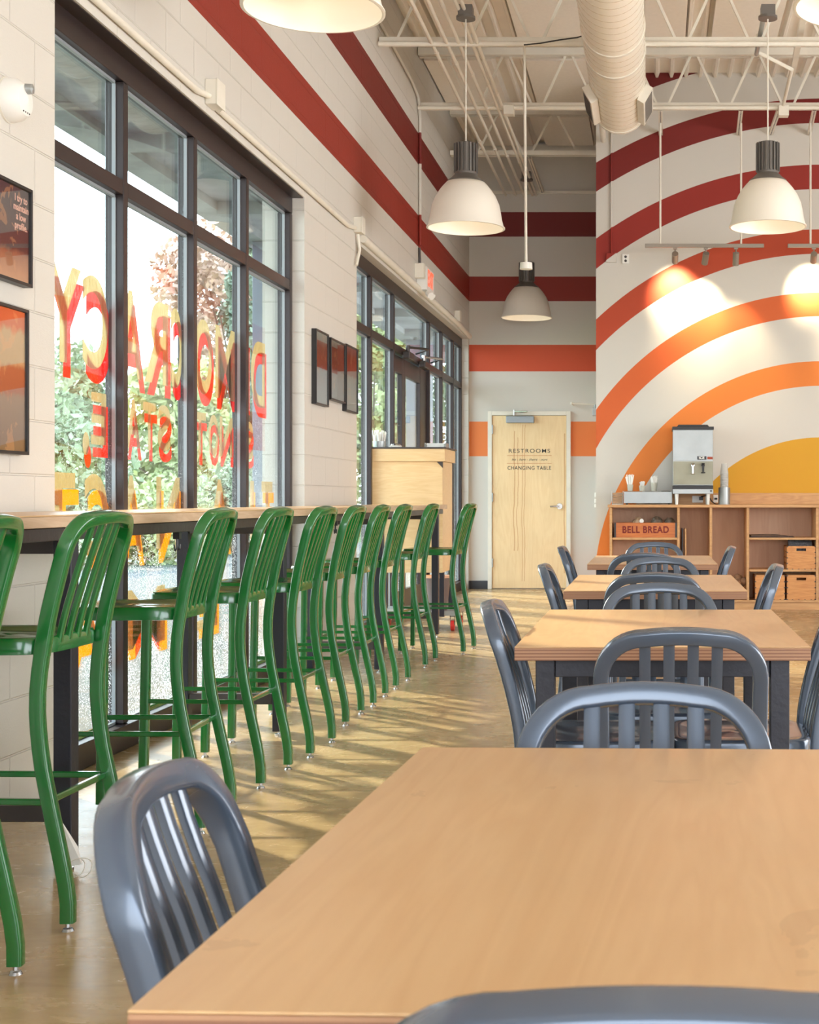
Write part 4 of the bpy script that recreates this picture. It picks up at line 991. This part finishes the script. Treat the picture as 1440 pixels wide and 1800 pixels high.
tag(MB().sweep([at(921, 79, 11.6), at(950, 76, 11.6), at(985, 70, 11.6), at(1015, 66, 11.65), at(1027, 62, 11.7), at(1038, 72, 11.75)], .012, .012, Vector((0, 1, 0)), k=3, pw=2).build('loose_cable', M_plastic), 'loose dark cable slung from the truss to the duct', 'cable')
tag(MB().cyl((-.53, 13.6, 5.0), (-.53, 14.75, 4.88), .03, n=10).build('duct_strap_pipe', M_white), 'short white pipe beside the open end of the duct', 'pipe')

# ------------------------------------------------------------------ pendants
def pendant(label, x, y, zr):
    t = thing('pendant_lamp', label, 'pendant lamp', (x, y, zr), group='white dome pendant lamps')
    pr = [(.297, 0), (.291, .025), (.282, .058), (.273, .115), (.261, .175), (.233, .24), (.199, .292), (.172, .325), (.146, .352)]
    outer = pr; inner = [(r-.006, z) for r, z in reversed(outer)]
    shp = [(.297, -.008), (.305, -.006), (.305, .0)]+outer[0:]+inner+[(.290, -.008), (.297, -.008)]
    zt_ = outer[-1][1]
    MB().lathe(shp, n=56).build('lamp_shade', M_shade, t, ang=50)
    MB().lathe([(.152, zt_-.012), (.146, zt_+.006), (.118, zt_+.026), (.097, zt_+.048), (.084, zt_+.06), (.084, zt_+.08), (.0001, zt_+.08)], n=40).build('neck', M_can, t, ang=30)
    z0 = zt_+.075
    hm = MB().lathe([(.001, z0), (.078, z0), (.078, z0+.222), (.07, z0+.23), (.001, z0+.23)], n=40)
    for k in range(18): a = 2*pi*k/18; hm.box((cos(a)*.084, sin(a)*.084, z0+.112), (.020, .010, .222), Matrix.Rotation(a, 3, 'Z'))
    hm.build('ballast_housing', M_can, t)
    MB().cyl((0, 0, z0+.228), (0, 0, ZB-zr-.1), .006, n=8).build('cord', M_white, t)
    MB().cyl((0, 0, ZB-zr-.12), (0, 0, ZB-zr-.10), .075, n=24).b2((-.055, -.055, ZB-zr-.10), (.055, .055, ZB-zr-.02)).build('canopy', M_can, t)
    bl = MB(); v = bmesh.ops.create_uvsphere(bl.bm, u_segments=20, v_segments=12, radius=.05)['verts']; bmesh.ops.translate(bl.bm, verts=v, vec=(0, 0, .17)); bl.cyl((0, 0, .2), (0, 0, .34), .03, n=12).build('bulb', M_bulb, t)
    return t
M_shade = mat('white translucent lamp shade', srgb(238, 232, 220), .35, Transmission_Weight=.0, Subsurface_Weight=.0)
PD = [(at(551, 15, 6.06), 'large white dome pendant lamp cut off at the top centre'), (at(819, 400, 11.0), 'white dome pendant lamp left of the conduits, in front of the window wall stripes'),
      (at(926, 558, 16.75), 'white dome pendant lamp furthest back, near the back wall stripes'), (at(1350, 398, 11.05), 'white dome pendant lamp in front of the mural'),
      (at(1519, 8, 6.06), 'white dome pendant lamp just peeking into the top right corner')]
proto = None
for p, lb in PD:
    if proto is None: proto = pendant(lb, p.x, p.y, p.z)
    else: dup(proto, p, 0, lb)
    L = bpy.data.lights.new('pendant_bulb_light', 'POINT'); L.energy = 1.6; L.color = (1, .84, .64); L.shadow_soft_size = .06
    lo = bpy.data.objects.new('pendant_bulb_light', L); C.objects.link(lo); lo.location = p+Vector((0, 0, .09))
# hanging rod with a small white cylinder in front of the furthest pendant
t = thing('hanging_sensor', 'small white cylinder on a long thin rod hanging before the furthest pendant', 'sensor', at(924, 75, 11.85), world=True)
a = at(922, 76, 11.85); b = at(925, 466, 11.85)
MB().cyl(a, b, .012, n=10).build('rod', M_white, t)
MB().cyl(b+Vector((0, 0, .02)), b-Vector((0, 0, .035)), .05, .054, 20).build('sensor_head', M_whitepl, t)

# ------------------------------------------------------------------ spot tracks
TY = 14.3; tz = H+(CY-432)*TY/F
M_track = mat('satin aluminium track', srgb(150, 142, 132), .4, .6)
def track(label, x0, x1, rods):
    t = thing('light_track', label, 'light track', (x0, TY, tz), world=True, group='ceiling spotlight tracks')
    MB().b2((x0, TY-.018, tz-.018), (x1, TY+.018, tz+.018)).build('rail', M_track, t, bevel=.003)
    for r_ in rods: MB().cyl((r_, TY, tz+.018), (r_, TY, 4.94), .011, n=10).build('hanging_rod', M_white, t)
X = lambda px: (px-CX)*TY/F
track('aluminium spotlight track on two rods at the left of the mural', X(1134), X(1343), (X(1161), X(1303)))
track('aluminium spotlight track running out of the frame at the right', X(1385), X(1590), (X(1425), X(1575)))
def spot(label, px, aim, power):
    x = X(px); c = Vector((x, TY, tz-.10)); d_ = (Vector(aim)-c).normalized()
    t = thing('spotlight', label, 'spotlight', (x, TY, tz-.018), world=True, group='cylinder spotlights on the tracks')
    MB().b2((x-.02, TY-.015, tz-.035), (x+.02, TY+.015, tz-.0185)).cyl((x, TY, tz-.035), (x, TY, tz-.075), .007, n=8).build('mount', M_track, t)
    MB().cyl(c-d_*.03, c+d_*.10, .033, n=20).build('lamp_head', M_track, t)
    MB().cyl(c+d_*.10, c+d_*.101, .026, n=16).build('lens', M_lens, t)
    L = bpy.data.lights.new('spot_light', 'SPOT'); L.energy = power; L.color = (1, .80, .52); L.spot_size = R(72); L.spot_blend = .9; L.shadow_soft_size = .03
    lo = bpy.data.objects.new('spot_light', L); C.objects.link(lo); lo.location = c+d_*.12; lo.rotation_euler = d_.to_track_quat('-Z', 'Y').to_euler()
wp = lambda px, py: at(px, py, DM)
spot('short cylinder spotlight, leftmost under the left track', 1187, wp(1186, 510), 150)
spot('short cylinder spotlight, middle of the three on the left track', 1241, wp(1225, 545), 120)
spot('short cylinder spotlight, right end of the left track', 1294, wp(1285, 640), 70)
spot('short cylinder spotlight on the right track beside the frame edge', 1431, wp(1425, 505), 150)
spot('short cylinder spotlight on the right track, second along', 1490, wp(1500, 560), 110)

# ------------------------------------------------------------------ left wall fittings
def conduit(label, pts, r=.016):
    return tag(MB().sweep([Vector(p) for p in pts], r*2, r*2, Vector((1, 0, 0)), k=6, pw=2).build('wall_conduit', M_white), label, 'conduit', 'conduits on the window wall')
zc = 3.185
conduit('white conduit running above the near window to the first junction box', [(-2.30, 1, zc), (-2.30, 7.1, zc), (-2.30, 7.3, zc+.03)])
conduit('white conduit running from the first to the second junction box', [(-2.30, 7.45, zc), (-2.30, 10.6, zc), (-2.30, 10.85, zc+.03)])
conduit('white conduit running above the far window to the corner', [(-2.30, 11.15, zc), (-2.30, 16.5, zc), (-2.30, 17.6, zc-.03)], .03)
conduit('short curved white conduit hooking down at the near corner of the far window', [(-2.30, 10.95, zc+.0), (-2.29, 10.97, zc-.12), (-2.30, 10.9, zc-.25)], .012)
MP = M_left
tag(MB().sweep([Vector((-2.30, y, z)) for y, z in ((5.0, 5.35), (9, 5.2), (12.5, 5.12), (13.4, 5.1), (13.75, 5.05), (13.86, 4.9), (13.86, 4.5), (13.86, 4.0), (13.86, 3.62))], .03, .03, Vector((1, 0, 0)), k=6, pw=2).build('wall_conduit', M_left), 'conduit bending down the window wall, painted red where it crosses the stripes', 'conduit')
def jbox(label, Y, z, s=.1):
    t = thing('junction_box', label, 'junction box', (-2.3, Y, z), group='junction boxes on the window wall', world=True)
    MB().b2((XW, Y-s/2, z-s/2), (XW+.06, Y+s/2, z+s/2)).build('box', M_white, t, bevel=.004)
    MB().b2((XW+.06, Y-s/2-.004, z-s/2-.004), (XW+.066, Y+s/2+.004, z+s/2+.004)).build('lid', M_white, t, bevel=.002)
jbox('white square junction box above the near window', 7.35, 3.235, .13)
jbox('white square junction box above the framed pictures', 10.95, 3.25, .12)
jbox('white square junction box by the corner with the back wall', 16.45, 3.26, .12)
# exit sign
ey = 13.98; ez = H+(CY-493)*ey/F
t = thing('exit_sign', 'small white exit sign with lit orange letters projecting from the window wall', 'exit sign', (-2.3, ey, ez), world=True)
MB().b2((XW, 13.66, ez-.02), (XW+.09, 13.76, ez+.12)).build('mounting_box', M_white, t, bevel=.004)
MB().b2((XW, 13.78, ez-.12), (XW+.10, 14.24, ez+.11)).build('housing', M_whitepl, t, bevel=.006)
text_mesh('lettering', 'EXIT', .22, M_exit, .001, rot=(pi/2, 0, pi/2), loc=(XW+.1012, 14.01, ez), parent=t, offset=.006, sx=.78, space=.95)
for k in (-1, 1): MB().cyl((XW+.10, 13.9+k*.06, ez-.14), (XW+.13, 13.88+k*.06, ez-.17), .03, .035, 14).build('emergency_head', M_whitepl, t)
tag(MB().cyl((-2.305, 13.86, 3.6), (-2.305, 13.9, ez+.06), .012, n=8).build('wall_conduit', M_dark), 'short dark conduit stub dropping to the exit sign', 'conduit')
# alarm strobe at the far left
p = atX(18, 178, XW)
t = thing('alarm_strobe', 'round white alarm device high on the wall at the left frame edge', 'alarm', (XW, 5.06, 2.56), world=True)
M0 = Matrix.Translation((XW, 5.06, 2.56)) @ Matrix.Rotation(pi/2, 4, 'Y') @ Matrix.Diagonal((.8, .8, .9, 1))
m = MB(); m.lathe([(.001, 0), (.098, 0), (.10, .012), (.094, .045), (.07, .075), (.001, .085)], n=40); bmesh.ops.transform(m.bm, matrix=M0, verts=m.bm.verts); m.build('body', M_whitepl, t, ang=40)
m = MB(); m.lathe([(.001, 0), (.102, 0), (.102, .008), (.001, .008)], n=40); bmesh.ops.transform(m.bm, matrix=M0, verts=m.bm.verts); m.build('base_ring', M_white, t)
m = MB(); m.lathe([(.001, .07), (.024, .07), (.022, .1), (.001, .105)], (-.05, 0, 0), 20); bmesh.ops.transform(m.bm, matrix=M0, verts=m.bm.verts); m.build('lens', M_steel, t)
m = MB()
for k in range(4): m.cyl((.055, -.03+k*.02, .068), (.055, -.03+k*.02, .078), .004, n=6)
bmesh.ops.transform(m.bm, matrix=M0, verts=m.bm.verts); m.build('sounder_holes', M_plastic, t)

# framed pictures on the window wall
def art(name, stops, seed):
    m = mat(name, (.5, .5, .5, 1), .6); q = NT(m); g = q.new('ShaderNodeTexCoord'); sp = q.new('ShaderNodeSeparateXYZ'); q.l.new(g.outputs['Generated'], sp.inputs[0])
    v = q.mapping(g.outputs['Generated'], (1, 2.5, 1.6), (seed, seed*2, 0)); n = q.noise(v, 2.2, 4, .55, 1.5)
    z = q.math('ADD', sp.outputs[2], q.math('MULTIPLY', q.math('SUBTRACT', n, .5), .16)); c = q.ramp(z, stops)
    c = q.mix(q.math('MULTIPLY', q.math('GREATER_THAN', n, .6), .35), c, srgb(214, 150, 96)); q.l.new(c, q.b.inputs['Base Color']); return m
def picture(label, y0, y1, z0, z1, am, dpt=.035, shape=None):
    t = thing('framed_picture', label, 'picture', (XW, (y0+y1)/2, z0), world=True, group='framed pictures on the window wall'); X_ = XW+dpt; f = .012
    MB().b2((XW, y0, z0), (X_, y0+f, z1)).b2((XW, y1-f, z0), (X_, y1, z1)).b2((XW, y0+f, z0), (X_, y1-f, z0+f)).b2((XW, y0+f, z1-f), (X_, y1-f, z1)).build('frame', M_plastic, t, bevel=.001)
    MB().b2((XW+.004, y0+f, z0+f), (X_-.012, y1-f, z1-f)).build('print', am, t)
    MB().b2((X_-.007, y0+f, z0+f), (X_-.005, y1-f, z1-f)).build('glass', M_picglass, t, smooth=False)
    return t
k_ = lambda *a: srgb(*a)
p1 = picture('black framed dark poster with slogan text at the left frame edge, upper of two', 4.62, 5.19, 1.905, 2.265, art('dark poster print', [(0, k_(196, 140, 100)), (.28, k_(150, 92, 62)), (.34, k_(70, 36, 34)), (1, k_(62, 50, 54))], 1))
for i, s_ in enumerate(('I try to', 'maintain', 'a low', 'profile.')):
    text_mesh('lettering', s_, .036, mat('pale pink ink', srgb(232, 180, 160), .6), .0004, rot=(pi/2, 0, pi/2), loc=(XW+.0245, 5.115, 2.215-.033*i), parent=p1, offset=.0008, sx=1)
picture('black framed poster of orange and cream bands at the left frame edge, lower of two', 4.62, 5.16, 1.29, 1.82, art('banded poster print', [(0, k_(110, 84, 66)), (.38, k_(138, 108, 86)), (.42, k_(150, 74, 40)), (.58, k_(150, 74, 40)), (.62, k_(176, 146, 104)), (.84, k_(180, 148, 108)), (.88, k_(190, 84, 34)), (1, k_(190, 84, 34))], 2))
picture('narrow black framed picture with an orange shape, nearest of the three on the pier', 9.55, 9.92, 1.775, 2.285, art('print one with painted reflection', [(0, k_(150, 152, 158)), (.48, k_(140, 140, 146)), (.52, k_(120, 58, 40)), (.8, k_(112, 70, 56)), (1, k_(146, 150, 146))], 3))  # all three pier prints: brown-red over grey is a wall reflection painted in
picture('black framed picture in the middle of the three on the pier, hung shorter', 9.99, 10.46, 1.835, 2.275, art('print two with painted reflection', [(0, k_(140, 138, 142)), (.48, k_(136, 132, 132)), (.52, k_(96, 54, 42)), (.9, k_(92, 54, 44)), (1, k_(130, 120, 110))], 4))
picture('narrow black framed picture, furthest of the three on the pier, hung lowest', 10.49, 10.90, 1.785, 2.285, art('print three with painted reflection', [(0, k_(140, 140, 138)), (.53, k_(136, 134, 130)), (.56, k_(124, 46, 26)), (.85, k_(84, 36, 24)), (1, k_(120, 110, 110))], 5))

# ------------------------------------------------------------------ condiment station beyond the bar
YS = 12.05
t = thing('condiment_station', 'plywood condiment station on a steel cart behind the far end of the bar', 'condiment station', (-1.97, YS+.3, 0), world=True)
X = lambda px: (px-CX)*YS/F; Z = lambda py: H+(CY-py)*YS/F
xa, xb = X(652), X(783)
MB().b2((xa, YS-.03, Z(811)), (xb+.0, YS+.6, Z(789))).build('top_box', M_birch, t, bevel=.002)
MB().b2((xa-.02, YS-.04, Z(789)+.001), (xb+.01, YS+.62, Z(786.5)+.002)).build('worktop', M_dark, t, bevel=.001)
MB().b2((xa-.0, YS, .5), (X(778), YS+.018, Z(811.5))).build('front_panel', M_birch, t, bevel=.001)
MB().b2((X(778)-.02, YS+.02, .5), (X(778), YS+.58, Z(811.5))).build('side_panel', M_birch, t)
MB().prism([(X(768), Z(811.6)), (X(779), Z(811.6)), (X(779), Z(823))], 'y', YS-.006, YS-.001).build('corner_bracket', M_dark, t)
for lx in (xa+.02, X(776)):
    for ly in (YS+.04, YS+.56): MB().b2((lx-.02, ly-.02, .12), (lx+.02, ly+.02, .5)).build('leg', M_black, t, bevel=.002)
MB().b2((xa, YS+.03, .13), (X(776)+.12, YS+.06, .17)).b2((xa, YS+.55, .13), (X(776)+.12, YS+.58, .17)).b2((X(776)+.09, YS+.06, .13), (X(776)+.12, YS+.55, .17)).b2((xa, YS+.06, .145), (X(776)+.09, YS+.55, .155)).build('cart_shelf', M_steel, t)
for lx, ly in ((X(776)+.09, YS+.05), (X(776)+.09, YS+.56), (xa+.05, YS+.05), (xa+.05, YS+.56)):
    w_ = MB().cyl((lx-.014, ly, .045), (lx+.014, ly, .045), .045, n=20).build('caster', M_red, t)
    MB().b2((lx-.022, ly-.02, .05), (lx-.016, ly+.02, .13)).b2((lx+.016, ly-.02, .05), (lx+.022, ly+.02, .13)).b2((lx-.022, ly-.02, .118), (lx+.022, ly+.02, .13)).build('caster_fork', M_chrome, w_)
tx = (769-CX)*(YS+.3)/F
t = thing('waste_bin', 'brown-grey round bin standing on the cart shelf of the condiment station', 'bin', (tx, YS+.3, .156))
MB().lathe([(.001, 0), (.085, 0), (.115, .29), (.108, .29), (.08, .01), (.001, .01)], n=32).build('bucket', mat('brown grey plastic', srgb(108, 92, 88), .5), t, ang=40)
MB().lathe([(.108, .285), (.122, .285), (.122, .305), (.106, .305), (.108, .285)], n=32).build('rim', mat('peach rim', srgb(206, 160, 130), .5), t)
# straws, little jar, napkin box on top
zt = Z(786.5)+.003
t = thing('straw_cup', 'steel cup bristling with white wrapped straws on the condiment station', 'cup of straws', ((667-CX)*(YS+.12)/F, YS+.12, zt))
MB().lathe([(.001, 0), (.05, 0), (.056, .05), (.056, .054), (.053, .05), (.047, .004), (.001, .004)], n=28).build('cup', M_steel, t)
m = MB(); rr = random.Random(2)
for k in range(60):
    a = rr.uniform(0, 2*pi); r0 = rr.uniform(0, .04); m.cyl((cos(a)*r0, sin(a)*r0, .006), (cos(a)*(r0+.02), sin(a)*(r0+.02), rr.uniform(.10, .155)), .005, n=6)
m.build('straws', M_paper, t)['kind'] = 'stuff'
t = thing('sugar_shaker', 'low round metal lidded dish on the condiment station', 'dish', ((696-CX)*(YS+.15)/F, YS+.15, zt))
MB().lathe([(.001, 0), (.05, 0), (.052, .016), (.045, .018), (.001, .018)], n=28).build('dish', M_whitepl, t)
MB().lathe([(.045, .018), (.04, .03), (.02, .036), (.001, .037)], n=28).build('lid', M_chrome, t)
t = thing('napkin_box', 'low white napkin tray at the right end of the condiment station', 'napkin tray', ((768-CX)*(YS+.2)/F, YS+.2, zt))
MB().b2((-.09, -.09, 0), (.09, .09, .004)).b2((-.09, -.09, 0), (-.085, .09, .04)).b2((.085, -.09, 0), (.09, .09, .04)).b2((-.09, .085, 0), (.09, .09, .04)).build('tray', M_steel, t)
m = MB()
for k in range(6): m.box((0, 0, .008+k*.0055), (.155, .15, .004), Matrix.Rotation(R(3*(k % 3-1)), 3, 'Z'))
m.build('napkins', M_paper, t)

# ------------------------------------------------------------------ white tag and wire on the floor
p0 = at(140, 1530, 4.26)
t = thing('paper_tag', 'folded white paper tag with wire loops on the floor by the near bar leg', 'tag', (p0.x, 4.22, 0))
M_ = MB(); a_ = [(-.03, 0, .20), (-.022, 0, .02), (.045, -.01, .05)]
v = [M_.bm.verts.new(p_) for p_ in ((-.035, .0, .16), (-.03, -.02, .03), (.035, -.03, .045), (.012, -.004, .09))]; M_.bm.faces.new(v)
v2 = [M_.bm.verts.new(p_) for p_ in ((-.035, .003, .16), (-.03, -.017, .03), (.035, -.027, .045), (.012, -.001, .09))]; M_.bm.faces.new(v2[::-1])
for i in range(4): M_.bm.faces.new((v[i], v[(i+1) % 4], v2[(i+1) % 4], v2[i]))
M_.build('card', M_paper, t, smooth=False)
for s_, (cx0, cz0) in enumerate(((0.03, .035), (.0, .03))):
    pts = [Vector((cx0+.035*cos(a), -.03+.012*sin(a*2)+.02*s_, cz0+.028*sin(a))) for a in [2*pi*i/18 for i in range(19)]]
    MB().sweep(pts, .003, .003, Vector((0, 1, 0)), k=3, pw=2, caps=False).build('wire_loop', M_white, t)
# water stain on the concrete
# ------------------------------------------------------------------ tidy helper keys
for o in bpy.data.objects:
    if '_w' in o: del o['_w']
